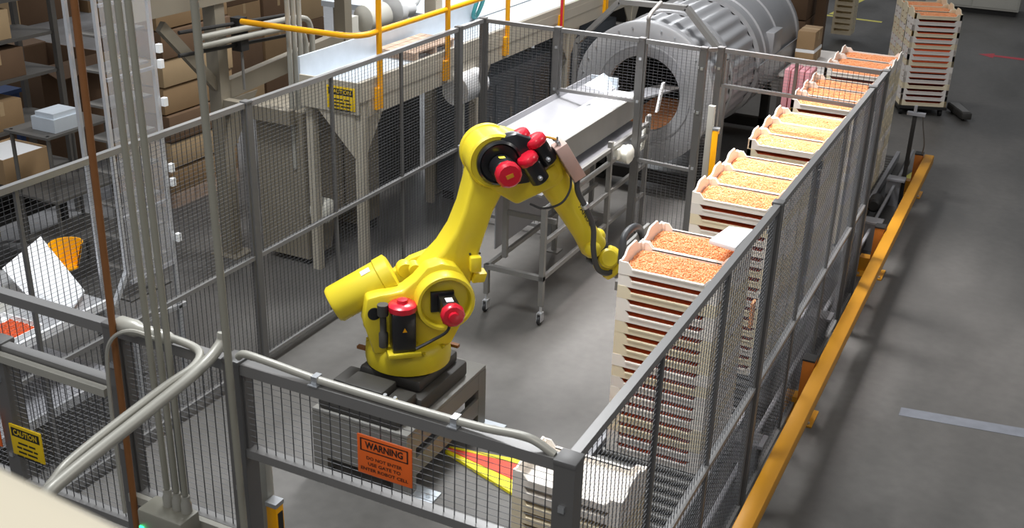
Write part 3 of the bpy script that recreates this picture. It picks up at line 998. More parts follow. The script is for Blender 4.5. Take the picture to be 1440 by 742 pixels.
# gripper behind the nearest stack
gp = w0 + wd * .21
gf_ = obj('gripper', MB().bar(gp, (-2.13, 6.10, gp.z + .02), .06, .06).box(-2.15, -2.10, 5.92, 6.40, 1.10, 1.16).box(-2.125, -2.105, 5.95, 6.38, 1.16, 1.40), M['frame'], rb)
obj('gripper_hose', MB().tube(path([(-2.11, 5.90, 1.30), (-2.11, 5.90, 1.41), (-2.11, 5.93, 1.475), (-2.10, 6.04, 1.49), (-2.10, 6.16, 1.44), (-2.10, 6.22, 1.36)], 8), .024, 10), M['hose'], rb, smooth=True)

ot = obj('orange_tag', MB().box(-1.436, -1.42, 6.58, 6.66, .72, .90), M['capsule'], None)
tag(ot, 'small bright orange card on the side of a tray stack, behind the right fence', 'card')
ws = obj('white_scoop', MB().prism([(-1.62, 6.05, 1.475), (-1.45, 6.04, 1.462), (-1.43, 6.36, 1.475), (-1.58, 6.34, 1.475)], (0, 0, .03)), M['white'], None, bevel=.008)
tag(ws, 'white plastic plate lying on the right end of the rear softgel tray', 'plate')

# yellow and red floor ramps behind the pedestal corner
for poly, m, lb in (([(-2.99, 5.265), (-2.135, 4.97), (-2.135, 5.13), (-2.99, 5.285)], 'vy', 'flat vivid yellow strip lying on the floor right of the pedestal, nearest the camera'),
                    ([(-2.99, 5.29), (-2.135, 5.135), (-2.135, 5.40), (-2.99, 5.31)], 'vr', 'flat vivid red strip lying on the floor between two yellow strips'),
                    ([(-2.99, 5.315), (-2.135, 5.405), (-2.135, 5.48), (-2.99, 5.33)], 'vy', 'narrow yellow strip lying on the floor behind the red strip')):
    o = obj('hazard_strip', MB().prism([(x, y, .002) for x, y in poly], (0, 0, .02)), M[m])
    tag(o, lb, 'strip')

# ------------------------------------------------------------------ infeed conveyor
cv = thing('infeed_conveyor', (-3.5, 8.8, 0), 'stainless infeed conveyor on a castor frame leading into the drum opening', 'conveyor')
CY0, CY1 = 7.15, 9.62
obj('belt', MB().box(-3.63, -3.375, CY0, CY1, 1.325, 1.345), M['white_pan'], cv)
obj('side_plate', MB().box(-3.372, -3.352, CY0 - .02, CY1, 1.16, 1.365), M['frame'], cv)  # darker grey on this side stands in for its shade
obj('side_plate', MB().box(-3.655, -3.632, CY0 - .02, CY1, 1.16, 1.365), M['steel'], cv)
obj('side_pan', MB().prism([(-3.66, CY0, 1.30), (-3.66, CY0, 1.315), (-3.93, CY0, 1.37), (-3.95, CY0, 1.41), (-3.96, CY0, 1.41), (-3.94, CY0, 1.35)], (0, 2.62, 0)), M['steel_dull'], cv)
obj('end_wedge', MB().prism([(-3.93, 9.55, 1.36), (-3.68, 9.55, 1.32), (-3.68, 9.85, 1.32), (-3.80, 9.72, 1.46)], (0, 0.02, 0.0)).box(-3.94, -3.66, 9.765, 9.78, 1.30, 1.42), M['galv'], cv)
obj('feed_chute', MB().prism([(-3.62, 9.60, 1.30), (-3.62, 10.9, 1.12), (-3.62, 10.9, 1.10), (-3.62, 9.60, 1.28)], (.24, 0, 0)), M['steel_dull'], cv)
obj('lip', MB().prism([(-3.345, 10.0, 1.08), (-3.345, 10.12, 1.34), (-3.345, 10.18, 1.34), (-3.345, 10.06, 1.08)], (.02, 0, 0)), M['white_pan'], cv)
obj('lip', MB().prism([(-3.28, 9.40, .86), (-3.28, 9.56, 1.16), (-3.28, 9.64, 1.16), (-3.28, 9.50, .86)], (.02, 0, 0)), M['offwhite'], cv)
fr = MB()
for x in (-3.74, -3.25):
    obj('leg', MB().box(x - .02, x + .02, 7.24, 7.28, .16 if x < -3.5 else .16, 1.0 if x > -3.5 else .42), M['frame'], cv)
for x, y in ((-3.70, 7.5), (-3.25, 8.6), (-3.78, 8.69), (-3.25, 9.55), (-3.78, 9.55)):
    z0 = .40 if y < 8 else .012
    obj('leg', MB().box(x - .02, x + .02, y - .02, y + .02, z0, 1.17), M['frame'], cv)
    if z0 < .1:
        obj('foot_plate', MB().box(x - .06, x + .06, y - .06, y + .06, 0, .012), M['frame'], cv)
obj('cross_bar', MB().bar((-3.76, 7.26, .40), (-3.23, 7.26, .40), .04, .04), M['frame'], cv)
obj('cross_bar', MB().bar((-3.70, 7.5, .80), (-3.25, 7.5, .80), .03, .04), M['frame'], cv)
obj('cross_bar', MB().bar((-3.70, 8.69, .45), (-3.25, 8.69, .45), .03, .04), M['frame'], cv)
for x, z in ((-3.25, .40), (-3.74, .40), (-3.25, .98), (-3.74, .98), (-3.25, .70), (-3.25, 1.10)):
    obj('long_bar', MB().bar((x, 7.28, z), (x, 9.57, z), .03, .035), M['frame'], cv)
obj('under_pan', MB().box(-3.66, -3.30, 7.3, 9.6, 1.06, 1.075), M['steel_dull'], cv)
obj('back_sheet', MB().box(-3.80, -3.79, 7.5, 8.9, .45, .95), M['steel_dull'], cv)
for x in (-3.74, -3.25):
    cs = obj('castor', MB().lathe((x, 7.26, .10), (0, 0, 1), [(.012, 0), (.012, .07)], 8).box(x - .02, x - .014, 7.225, 7.285, .03, .10).box(x + .014, x + .02, 7.225, 7.285, .03, .10).box(x - .02, x + .02, 7.235, 7.285, .095, .105), M['steel'], cv)
    obj('wheel', MB().lathe((x - .012, 7.245, .038), (1, 0, 0), [(.034, 0), (.038, .004), (.038, .02), (.034, .024)], 16), M['rubber'], cs, smooth=True)
gm_ = obj('gear_motor', MB().lathe((-3.36, 8.85, 1.0), (1, 0, 0), [(.06, 0), (.085, .02), (.085, .05), (.075, .055), (.075, .16), (.085, .165), (.085, .20), (.06, .22)], 20), M['offwhite'], cv, smooth=True)
obj('motor_box', MB().box(-3.33, -3.22, 8.72, 8.79, .97, 1.07), M['offwhite'], gm_, bevel=.01)

# ------------------------------------------------------------------ tumble drum
DC = V((-3.66, 10.5, 1.10))
dr = thing('tumble_drum', (-3.66, 12.2, 0), 'large round stainless tumble drying drum with fluted body and wide opening', 'drum')
AX = (0, 1, 0)
R0, RH = .74, .395
obj('face_plate', MB().lathe(DC, AX, [(RH, .0), (RH + .015, -.012), (R0 - .02, -.012), (R0, .0), (R0, .09), (RH, .09), (RH, .0)], 72, caps=False), M['drum'], dr, smooth=True)
obj('rim_ring', MB().lathe(DC, AX, [(RH + .10, -.018), (RH + .115, -.018), (RH + .115, -.012), (RH + .10, -.012), (RH + .10, -.018)], 60, caps=False), M['drum'], dr, smooth=True)


def flute(y0, y1, r):
    mb = MB()
    n = 216
    prof = []
    vs = []
    for y in (y0, y1):
        for k in range(n):
            t = 2 * pi * k / n
            rr = r + .013 * sin(t * 30)
            vs.append((DC.x + rr * cos(t), y, DC.z + rr * sin(t)))
    fs = [(k, (k + 1) % n, n + (k + 1) % n, n + k) for k in range(n)]
    return mb.add(vs, fs)


obj('fluted_shell', flute(10.59, 11.25, .70), M['drum'], dr, smooth=True)
obj('fluted_shell', flute(11.33, 12.25, .70), M['drum'], dr, smooth=True)
obj('band', MB().lathe(DC, AX, [(.70, .75), (.725, .755), (.725, .83), (.70, .835)], 72, caps=False), M['drum'], dr, smooth=True)
obj('band', MB().lathe(DC, AX, [(.70, 1.75), (.75, 1.755), (.75, 1.86), (.735, 1.87), (.735, 2.0), (.755, 2.01), (.755, 2.06), (.73, 2.07)], 72, caps=False), M['drum'], dr, smooth=True)
obj('rear_shell', MB().lathe(DC, AX, [(.73, 2.07), (.73, 2.62), (.75, 2.63), (.75, 2.68), (.73, 2.69), (.73, 3.55), (.755, 3.56), (.755, 3.64), (.60, 3.66), (.02, 3.66)], 72, caps=False), M['drum'], dr, smooth=True)
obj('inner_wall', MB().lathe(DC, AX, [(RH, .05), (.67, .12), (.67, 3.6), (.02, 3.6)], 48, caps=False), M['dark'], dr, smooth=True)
for k in range(28):
    t = 2 * pi * k / 28
    obj('bolt', MB().lathe((DC.x + (R0 - .06) * cos(t), DC.y - .012, DC.z + (R0 - .06) * sin(t)), (0, -1, 0), [(.009, 0), (.009, .007)], 6), M['bolt'], dr)
obj('inspection_hatch', MB().box(-3.02, -2.90, 12.75, 13.15, 1.10, 1.42), M['drum'], dr, bevel=.01)
obj('side_chute', MB().prism([(-2.92, 12.2, 1.12), (-2.89, 12.2, 1.16), (-2.89, 14.1, 1.14), (-2.89, 14.1, .72), (-2.89, 13.2, .78), (-2.92, 12.4, .9)], (-.012, 0, 0)), M['drum'], dr)
for y in (10.9, 13.6):
    cr = MB().box(-4.25, -3.05, y - .05, y + .05, .05, .17)
    for sx in (-1, 1):
        cr.box(-3.66 + sx * .55 - .05, -3.66 + sx * .55 + .05, y - .05, y + .05, 0, .56)
    obj('cradle', cr, M['dark'], dr)
    for sx in (-1, 1):
        obj('support_roller', MB().lathe((-3.66 + sx * .52, y - .04, .56), AX, [(.075, 0), (.075, .08)], 18), M['belt'], dr, smooth=True)
dl_ = bpy.data.lights.new('drum_fill_light', 'POINT')  # point light added inside the drum to brighten the softgels
dl_.energy = 5
dl_.color = (1, .9, .8)
dl_.shadow_soft_size = .05
dlo = bpy.data.objects.new('drum_fill_light', dl_)
COL.objects.link(dlo)
dlo.location = (-3.35, 11.1, 1.45)
hm = obj('softgel_heap', MB().prism([(DC.x + .64 * cos(radians(a)), 10.62, DC.z + .64 * sin(radians(a))) for a in range(228, 313, 7)], (0, 1.6, 0)), M['capsule'])
tag(hm, 'orange softgels lying in the bottom of the drum, seen through its opening', 'softgels', None, 'stuff')

gf2 = thing('drum_guard_frame', (-3.7, 10.75, 0), 'grey angular channel frame around the front of the drum', 'frame')
GFY = 10.78
gp_ = [(-4.53, .0), (-4.53, 1.48), (-4.08, 1.955), (-3.36, 1.965), (-2.99, 1.60), (-2.90, 1.50), (-2.90, 0.0)]
for i in range(len(gp_) - 1):
    a, b = gp_[i], gp_[i + 1]
    if i == 4:
        continue
    if i == 3:
        b = (-2.90, 1.50)
    obj('channel', MB().bar((a[0], GFY, a[1]), (b[0], GFY, b[1]), .09, .05, up=(0, 1, 0)) if False else MB().bar((a[0], GFY, a[1]), (b[0], GFY, b[1]), .05, .09, up=(0, 1, 0)), M['frame'], gf2)

# goose-neck above the drum post
gn = obj('cable_gooseneck', MB().tube(path([(-3.15, YB + .045, 1.95), (-3.15, YB + .05, 2.12), (-3.15, YB + .07, 2.19), (-3.13, YB + .28, 2.27)], 5), .018, 8), M['frame'], None, smooth=True)
tag(gn, 'bent grey tube rising from the post in front of the drum', 'tube')

# light barriers


def barrier(x, y, z0, z1, label, tall):
    t = thing('light_barrier', (x, y, z0), label, 'safety sensor')
    obj('mast', MB().box(x - .028, x + .028, y - .022, y + .022, 0.0 if tall else 0, z1 + .20), M['conduit'], t, bevel=.004)
    obj('yellow_profile', MB().box(x + .035, x + .085, y - .045, y + .005, z0, z1), M['ryellow'], t, bevel=.003)
    obj('lens_strip', MB().box(x + .085, x + .088, y - .035, y - .005, z0 + .03, z1 - .03), M['dark'], t)
    obj('end_cap', MB().box(x + .033, x + .087, y - .047, y + .007, z1, z1 + .02), M['bolt'], t)
    return t


barrier(-2.47, 8.88, .35, 1.34, 'grey mast with yellow light barrier at the far gate by the drum', True)
barrier(-2.545, 2.98, .35, 1.25, 'grey mast with yellow light barrier at the bottom of the frame, behind the front post', True)

# ------------------------------------------------------------------ conduits near the camera


def conduit(name, pts, r, label, m='conduit_d', cat='pipe', n=10, k=0, group=None):
    o = obj(name, MB().tube(path(pts, k) if k else pts, r, n), M[m], None, smooth=True)
    return tag(o, label, cat, group)


for x0, x1, lb in ((-2.805, -2.785, 'leftmost of the three grey vertical conduits in front of the fence'), (-2.757, -2.737, 'middle one of the three grey vertical conduits in front of the fence'), (-2.712, -2.692, 'rightmost of the three grey vertical conduits in front of the fence')):
    conduit('conduit', [(x0, 2.68, 4.4), (x1, 2.68, 1.40)], .0125, lb, 'conduit_d')
conduit('conduit', [(-2.455, 2.70, 4.4), (-2.42, 2.70, 0.9)], .014, 'single grey vertical conduit close to the dark front post', 'conduit_d')
conduit('rusty_pipe', [(-2.97, 2.72, 4.4), (-3.01, 2.72, 2.10), (-3.03, 2.72, 0.6)], .0135, 'thin rust brown pipe running down the dark front post', 'rust')
conduit('conduit', path([(-3.0, 2.76, 2.03), (-2.78, 2.76, 2.04), (-2.62, 2.75, 2.03), (-2.56, 2.66, 2.02), (-2.56, 2.5, 2.01), (-2.52, 2.1, 2.0), (-2.50, 1.96, 1.98), (-2.49, 1.88, 1.90), (-2.49, 1.86, 1.5), (-2.49, 1.86, 0)], 6), .016, 'thin bent grey conduit on the inner side of the pair sweeping to lower left', 'conduit')
conduit('conduit', path([(-2.535, 2.80, 2.10), (-2.535, 2.78, 2.06), (-2.53, 2.66, 2.02), (-2.50, 2.40, 2.01), (-2.455, 1.98, 2.0), (-2.44, 1.86, 1.98), (-2.43, 1.80, 1.88), (-2.43, 1.79, 1.5), (-2.43, 1.79, 0)], 6), .022, 'thick bent grey conduit on the outer side of the pair sweeping to lower left', 'conduit')
conduit('cable_conduit', [(-2.455, YF - .02, 2.03), (-2.42, YF - .02, 2.05), (-2.30, YF - .02, 2.045), (-2.1, YF, 2.018), (-1.7, YF, 2.016), (-1.45, YF, 2.022), (-1.28, YF, 2.035), (-1.18, YF, 2.0)], .015, 'grey flexible conduit clipped along the top of the front fence', 'conduit', 'cable', 10, 6)
for x in (-2.12, -1.55):
    o = obj('conduit_clip', MB().box(x - .02, x + .02, YF - .03, YF + .03, 2.001, 2.006).box(x - .012, x + .012, YF - .018, YF + .018, 2.006, 2.036), M['bolt'], None)
    tag(o, 'zinc clip holding the grey conduit above the ' + ('left part of the front panel' if x < -2 else 'right half of the front panel'), 'clip')
fit = thing('conduit_fitting', (-2.95, 2.75, 2.0), 'pale metal conduit fitting with curled cable on top of the front fence', 'fitting')
obj('body', MB().lathe((-3.03, 2.76, 2.035), (1, 0, 0), [(.02, 0), (.034, .02), (.034, .10), (.026, .12), (.026, .26), (.018, .28)], 12), M['conduit'], fit, smooth=True)
obj('cable', MB().tube(path([(-2.80, 2.74, 2.03), (-2.90, 2.70, 2.06), (-2.99, 2.68, 2.0), (-3.02, 2.675, 1.85), (-3.03, 2.675, 1.5), (-3.03, 2.675, 1.2)]), .008, 6), M['conduit'], fit, smooth=True)

jb = thing('junction_box', (-2.75, 2.66, 1.15), 'grey junction box with glands and a green indicator at the foot of the vertical conduits', 'junction box')
obj('box', MB().box(-2.88, -2.655, 2.60, 2.71, 1.20, 1.32), M['conduit_d'], jb, bevel=.01)
for x in (-2.785, -2.737, -2.692):
    obj('gland', MB().lathe((x, 2.68, 1.32), (0, 0, 1), [(.022, 0), (.022, .04), (.017, .055), (.017, .075)], 10), M['conduit'], jb, smooth=True)
obj('indicator', MB().box(-2.87, -2.85, 2.594, 2.60, 1.215, 1.245), M['green'], jb)
obj('mounting_rail', MB().box(-3.06, -2.45, 2.73, 2.755, 1.21, 1.25), M['conduit'], jb)

# cream parapet of the camera's gallery
pa, pb = V((-.52, .37, 3.622)), V((-.43, .362, 3.622))
dd = (pb - pa)
a, b = pa - dd * 4, pb + dd * 5
o = obj('gallery_parapet', MB().prism([a, b, b + V((-.02, -.30, 0)), a + V((-.02, -.30, 0))], (0, 0, -.95)), M['cream'], None, bevel=.02)
tag(o, 'cream painted parapet edge of the viewing gallery at the bottom left corner', 'parapet')

# ------------------------------------------------------------------ elevated trough outside the left fence
tg = thing('elevated_trough', (-5.15, 10, 0), 'long elevated galvanised trough on beige columns behind the left fence', 'trough')
TX0, TX1, TY0, TY1, TZ = -5.46, -4.885, 7.2, 15.5, 1.70
obj('trough_floor', MB().box(TX0, TX1, TY0, TY1, TZ - .02, TZ), M['galv'], tg)
obj('side_wall', MB().box(TX0 - .02, TX0, TY0, 10.2, TZ, TZ + .20), M['galv'], tg)
obj('edge_angle', MB().box(TX1 - .03, TX1 + .01, TY0, TY1, TZ, TZ + .06), M['beige'], tg)
obj('side_panel', MB().box(TX1 - .01, TX1 + .012, TY0, TY1, 1.60, TZ), M['beige'], tg)
obj('side_panel', MB().box(TX1 - .012, TX1 + .008, TY0 + .1, TY1, 1.46, 1.597), M['beige'], tg)
obj('end_panel', MB().box(TX0, TX1, TY0 - .02, TY0, 1.50, TZ + .06), M['beige'], tg)
for y in (7.25, 9.2, 11.4, 13.4):
    cl_ = MB().box(TX1 - .07, TX1 + .005, y - .035, y + .035, 0.012, 1.60)
    obj('column', cl_, M['beige'], tg)
    obj('column_foot', MB().box(TX1 - .12, TX1 + .05, y - .08, y + .08, 0, .012), M['beige'], tg)
    for sg in (-1, 1):
        if y < 7.5 and sg < 0:
            continue
        obj('gusset', MB().prism([(TX1 - .02, y + sg * .03, 1.46), (TX1 - .02, y + sg * .30, 1.46), (TX1 - .02, y + sg * .03, 1.12)], (.012, 0, 0)), M['beige'], tg)
obj('gusset', MB().prism([(TX1 - .06, TY0, 1.50), (TX0 + .15, TY0, 1.50), (TX1 - .06, TY0, 1.12)], (0, .012, 0)), M['beige'], tg)
for y in (7.25, 9.2, 11.4):
    obj('column', MB().box(TX0, TX0 + .07, y, y + .07, 0, 1.68), M['beige'], tg)
obj('curved_cover', MB().lathe((-4.86, 8.72, 1.36), (0, 1, 0), [(.14, 0), (.14, .42)], 20), M['white_pan'], tg, smooth=True)
obj('drop_pipe', MB().tube([(-4.80, 8.78, 0), (-4.80, 8.78, 1.3)], .012, 8), M['offwhite'], tg, smooth=True)
hr = thing('handrail', (-4.87, 9, 1.5), 'yellow tubular handrail along the elevated trough', 'handrail')
XH = -4.86
for y in (7.46, 8.58, 9.77, 11.10, 12.4, 13.7):
    ps = obj('post', MB().tube([(XH, y, 1.50), (XH, y, 3.05)], .024, 10), M['ryellow'], hr, smooth=True)
    obj('bracket', MB().box(XH - .03, XH + .02, y - .07, y - .02, 1.50, 1.68), M['ryellow'], ps)
for z in (2.13, 2.95):
    obj('rail', MB().tube(path([(-6.0, 7.16, z), (-5.2, 7.17, z), (-4.98, 7.19, z), (-4.88, 7.30, z), (-4.87, 7.55, z), (-4.87, 9.0, z), (-4.87, 11.0, z), (-4.87, 14.0, z)], 6), .024, 10), M['ryellow'], hr, smooth=True)
pt = thing('wooden_pallet', (-5.25, 8.6, TZ), 'small pale wooden pallet lying in the elevated trough', 'pallet')
for i in range(3):
    obj('runner', MB().box(-5.40, -5.02, 8.30 + i * .32, 8.34 + i * .32, TZ, TZ + .06), M['wood'], pt)
for i in range(5):
    obj('deck_board', MB().box(-5.405 + i * .078, -5.335 + i * .078, 8.26, 9.02, TZ + .06, TZ + .078), M['wood'], pt)

# work platform beyond, with black table legs
pf = thing('steel_platform', (-5.9, 12.8, 0), 'grey steel platform deck behind the yellow handrail at top centre', 'platform')
obj('deck', MB().box(-7.4, -5.49, 10.2, 15.5, 1.64, 1.70), M['galv'], pf)
for x, y in ((-7.3, 10.4), (-5.6, 10.4), (-7.3, 15.3), (-5.6, 15.3)):
    obj('leg', MB().box(x - .05, x + .05, y - .05, y + .05, 0, 1.64), M['beige'], pf)
bt = thing('black_table', (-5.9, 13.6, 1.7), 'black tubular table standing on the grey platform, only its legs in view', 'table')
for x, y in ((-6.55, 12.6), (-5.75, 12.6), (-6.55, 14.2), (-5.75, 14.2)):
    obj('leg', MB().tube([(x, y, 1.70), (x, y, 2.6)], .022, 8), M['black'], bt, smooth=True)
    obj('foot', MB().box(x - .045, x + .045, y - .045, y + .045, 1.70, 1.72), M['black'], bt)
obj('top', MB().box(-6.65, -5.65, 12.5, 14.3, 2.6, 2.63), M['black'], bt)
conduit('red_pole', [(-4.80, 10.95, 1.0), (-4.80, 10.95, 2.9)], .014, 'thin red pole beside the yellow handrail above the back fence', 'red', 'pole')
o = obj('teal_hose', MB().tube(path([(-5.42, 10.30, 2.15), (-5.40, 10.2, 2.0), (-5.42, 10.1, 1.78), (-5.46, 10.25, 1.74), (-5.46, 10.4, 1.9), (-5.42, 10.35, 2.1)], 6), .022, 8), M['teal'], None, smooth=True)
tag(o, 'coiled teal hose hanging behind the yellow handrail', 'hose')

for y0, y1, zt, lb in ((9.35, 11.2, 1.25, 'dark blue grey block added for darkness under the trough left of the back fence corner'), (11.6, 13.2, 1.30, 'dark blue grey block added for darkness under the trough, seen left of the yellow barrel')):
    bk = thing('dark_filler_block', (-5.25, (y0 + y1) / 2, 0), lb, 'machine')  # dark block added to fill the dark area under the trough
    obj('body', MB().box(-5.42, -5.02, y0, y1, .10, zt), M['filler_grey'], bk, bevel=.02)
    obj('plinth', MB().box(-5.38, -5.06, y0 + .05, y1 - .05, 0, .10), M['dark'], bk)
    for k in range(4):
        yy = y0 + (k + .5) * (y1 - y0) / 4
        obj('door', MB().box(-5.02, -5.008, yy - .19, yy + .19, .2, zt - .1), M['filler_grey'], bk, bevel=.004)
        obj('handle', MB().box(-5.008, -4.99, yy + .12, yy + .15, .7, .85), M['frame'], bk)

# white pump unit left of the platform
pu = thing('pump_unit', (-6.4, 9.8, 0), 'white pump with motor and pipes behind the trough at the top', 'pump')
obj('stand', MB().box(-6.7, -6.1, 9.3, 10.15, 0, 1.45), M['dark'], pu)
obj('motor', MB().lathe((-6.3, 9.35, 1.75), (.2, 1, 0), [(.06, 0), (.14, .03), (.14, .32), (.10, .36)], 18), M['offwhite'], pu, smooth=True)
obj('pump_head', MB().lathe((-6.22, 9.78, 1.78), (.2, 1, 0), [(.08, 0), (.16, .02), (.16, .10), (.09, .14), (.09, .30)], 18), M['white'], pu, smooth=True)
obj('pipe', MB().tube(path([(-6.15, 10.0, 1.80), (-6.12, 10.12, 1.86), (-6.12, 10.15, 2.05), (-6.12, 10.15, 2.5)]), .05, 12), M['white'], pu, smooth=True)
obj('bracket', MB().box(-6.45, -6.30, 9.15, 9.30, 1.45, 1.80), M['offwhite'], pu)
o = obj('beige_column', MB().box(-5.62, -5.49, 9.45, 9.58, 0, 3.2), M['beige'], None)
tag(o, 'wide beige steel column behind the pallet in the trough', 'column')
o = obj('white_beam', MB().bar((-6.3, 7.6, 2.32), (-6.3, 9.6, 2.32), .08, .14), M['offwhite'], None)
tag(o, 'white horizontal beam at the top left of the yellow handrail corner', 'beam')

# beige machine cabinet under the trough
cbn = thing('machine_cabinet', (-5.72, 7.85, 0), 'beige sheet metal cabinet with round motor under the elevated trough', 'cabinet')
obj('body', MB().prism([(-5.52, 7.28, .06), (-5.52, 7.62, .06), (-5.52, 7.70, .36), (-5.52, 8.05, .36), (-5.52, 8.12, .10), (-5.52, 8.42, .10), (-5.52, 8.42, 1.40), (-5.52, 7.28, 1.40)], (-.5, 0, 0)), M['beige_d'], cbn)
for y in (7.34, 8.36):
    obj('foot', MB().box(-5.60, -5.54, y - .04, y + .04, 0, .06 if y < 8 else .10), M['dark'], cbn)
obj('motor', MB().lathe((-5.52, 7.42, .50), (1, 0, 0), [(.11, 0), (.11, .12), (.09, .14), (.05, .15)], 20), M['offwhite'], cbn, smooth=True)
obj('seam', MB().box(-5.52, -5.515, 7.84, 7.85, .36, 1.40), M['dark'], cbn)

# beige support frame further left
bf = thing('beige_support_frame', (-6.3, 7.6, 0), 'beige steel support frame with gusset plates behind the left fence', 'frame')
obj('column', MB().box(-6.37, -6.24, 7.12, 7.24, .012, 2.5), M['beige_d'], bf)
obj('column_foot', MB().box(-6.45, -6.16, 7.05, 7.31, 0, .012), M['beige_d'], bf)
obj('rising_beam', MB().bar((-6.30, 7.24, 1.50), (-6.30, 9.0, 1.62), .08, .16), M['beige_d'], bf)
obj('cross_beam', MB().bar((-6.3, 7.18, 1.38), (-5.55, 7.18, 1.38), .08, .12), M['beige_d'], bf)
obj('gusset', MB().prism([(-6.27, 7.24, 1.42), (-6.27, 7.62, 1.42), (-6.27, 7.24, .95)], (.014, 0, 0)), M['beige_d'], bf)
obj('top_beam', MB().bar((-6.3, 6.2, 2.36), (-6.3, 8.35, 2.36), .16, .22), M['beige_d'], bf)
obj('diagonal', MB().bar((-6.3, 6.55, 2.16), (-6.3, 7.14, 1.55), .05, .09), M['beige_d'], bf)
obj('far_column', MB().box(-6.36, -6.24, 8.98, 9.10, 0, 2.5), M['beige_d'], bf)
for k, z in enumerate((1.98, 2.05)):
    conduit('bent_conduit', [(-6.12, 6.75, z), (-6.12, 7.6, z - .03), (-6.12, 8.02 + k * .10, z - .06), (-6.12, 8.16 + k * .10, z - .18), (-6.12, 8.17 + k * .10, z - .5), (-6.12, 8.17 + k * .10, 0.3)], .026, ('lower' if k == 0 else 'upper') + ' one of two grey conduits bending down left of the handrail corner', 'conduit', 'pipe', 10, 6)
for k in range(3):
    y = 7.28 + k * .075
    conduit('riser_conduit', [(-5.62, y, .9), (-5.62, y, 3.2)], .022, ('left', 'middle', 'right')[k] + ' one of three grey vertical conduits crossing the handrail corner', 'conduit')
rr = thing('linkage_rods', (-6.2, 7.2, 1.98), 'dark horizontal actuator rods in front of the cardboard stacks', 'actuator')
for z, y0 in ((2.11, 6.62), (1.93, 6.6)):
    obj('rod', MB().tube([(-6.18, y0, z), (-6.18, 8.0, z - .08)], .016, 8), M['dark'], rr, smooth=True)
obj('clamp', MB().box(-6.22, -6.12, 7.28, 7.38, 1.84, 2.12), M['dark'], rr)
obj('drop_rod', MB().tube([(-6.16, 7.33, 1.86), (-6.16, 7.33, 1.50)], .012, 8), M['frame'], rr, smooth=True)
wd_ = obj('wrapped_drum', MB().lathe((-6.25, 8.25, 0.02), (0, 0, 1), [(.14, 0), (.16, .05), (.155, .45), (.165, .62), (.13, .74), (.09, .80)], 20), M['galv'], None, smooth=True)
tag(wd_, 'pale plastic wrapped container behind the left fence under the beige beam', 'container')
o = obj('yellow_barrel', MB().lathe((-4.61, 11.6, 0), (0, 0, 1), [(.165, 0), (.175, .03), (.175, .32), (.185, .34), (.175, .36), (.175, .9), (.165, .95)], 24), M['ryellow'], None, smooth=True)
tag(o, 'yellow barrel behind the back fence left of the drum', 'barrel')
mc = thing('packing_machine', (-5.6, 17.0, 0), 'beige machine with dark rollers behind the drum at the top', 'machine')
obj('body', MB().box(-6.6, -4.7, 16.4, 17.6, 0, 1.25), M['beige'], mc, bevel=.02)
obj('dark_opening', MB().box(-6.4, -4.9, 16.37, 16.42, .45, 1.05), M['dark'], mc)
obj('roller', MB().lathe((-6.4, 16.3, .5), (1, 0, 0), [(.09, 0), (.09, 1.5)], 16), M['belt'], mc, smooth=True)
obj('hood', MB().box(-6.2, -5.0, 16.6, 17.4, 1.25, 1.6), M['offwhite'], mc, bevel=.03)

# ------------------------------------------------------------------ vertical lift left, outside the fence
lf = thing('tray_lift', (-5.35, 5.0, .5), 'tall aluminium vertical tray lift with clear panels outside the left fence', 'lift')
for x, y, z0 in ((-5.12, 4.80, .98), (-5.12, 5.235, .56), (-5.36, 4.80, .5), (-5.36, 5.235, .5)):
    obj('upright', MB().box(x - .012, x + .012, y - .012, y + .012, z0 - (.0 if z0 > .6 else z0 - .0) if x < -5.3 else z0, 4.3), M['steel'], lf)
obj('foot_strut', MB().bar((-5.12, 4.80, .99), (-5.12, 4.66, .80), .03, .03), M['steel'], lf)
obj('foot_strut', MB().bar((-5.12, 4.80, .60), (-5.12, 5.30, .56), .03, .03), M['steel'], lf)
for y in (4.80, 5.235):
    obj('foot_strut', MB().bar((-5.12, y, .57), (-5.12, y, 0), .03, .03), M['steel'], lf)
for k in range(16):
    z = .75 + k * .22
    obj('carrier_slat', MB().box(-5.34, -5.14, 4.83, 5.21, z, z + .014), M['dim_steel'], lf)
for k in range(8):
    obj('cross_rail', MB().box(-5.125, -5.105, 4.82, 5.22, .9 + k * .45, .92 + k * .45), M['steel_dull'], lf)
obj('clear_panel', MB().box(-5.104, -5.100, 4.82, 5.215, .9, 4.2), M['glass'], lf)
for z in (1.05, 1.45, 1.55, 2.0, 2.25, 2.35):
    obj('latch', MB().box(-5.11, -5.08, 5.252, 5.285, z, z + .055), M['white'], lf)

# sorting table at the left edge
tb = thing('sorting_table', (-5.75, 3.9, 0), 'stainless sorting table with bright edge at the left behind the fence', 'table')
obj('table_top', MB().box(-6.45, -5.22, 2.9, 4.72, .775, .79), M['steel'], tb)
obj('edge_lip', MB().box(-5.225, -5.205, 2.9, 4.74, .76, .815), M['white_pan'], tb)
obj('shelf', MB().box(-6.35, -5.05, 2.9, 4.60, .35, .365), M['steel_dull'], tb)
obj('shelf_lip', MB().box(-5.05, -5.03, 2.9, 4.60, .34, .40), M['steel'], tb)
for x, y in ((-6.38, 2.95), (-5.27, 2.95), (-6.38, 4.67), (-5.27, 4.67)):
    obj('leg', MB().box(x - .02, x + .02, y - .02, y + .02, 0, .775), M['frame'], tb)
o = obj('steel_chute', MB().prism([(-5.95, 4.52, .93), (-6.05, 4.94, .99), (-5.37, 4.66, .845), (-5.30, 4.47, .80), (-5.58, 4.43, .80)], (0, 0, .012)), M['white_pan'], None)
tag(o, 'tilted shiny white sheet metal chute on the sorting table', 'chute')
bn = MB()
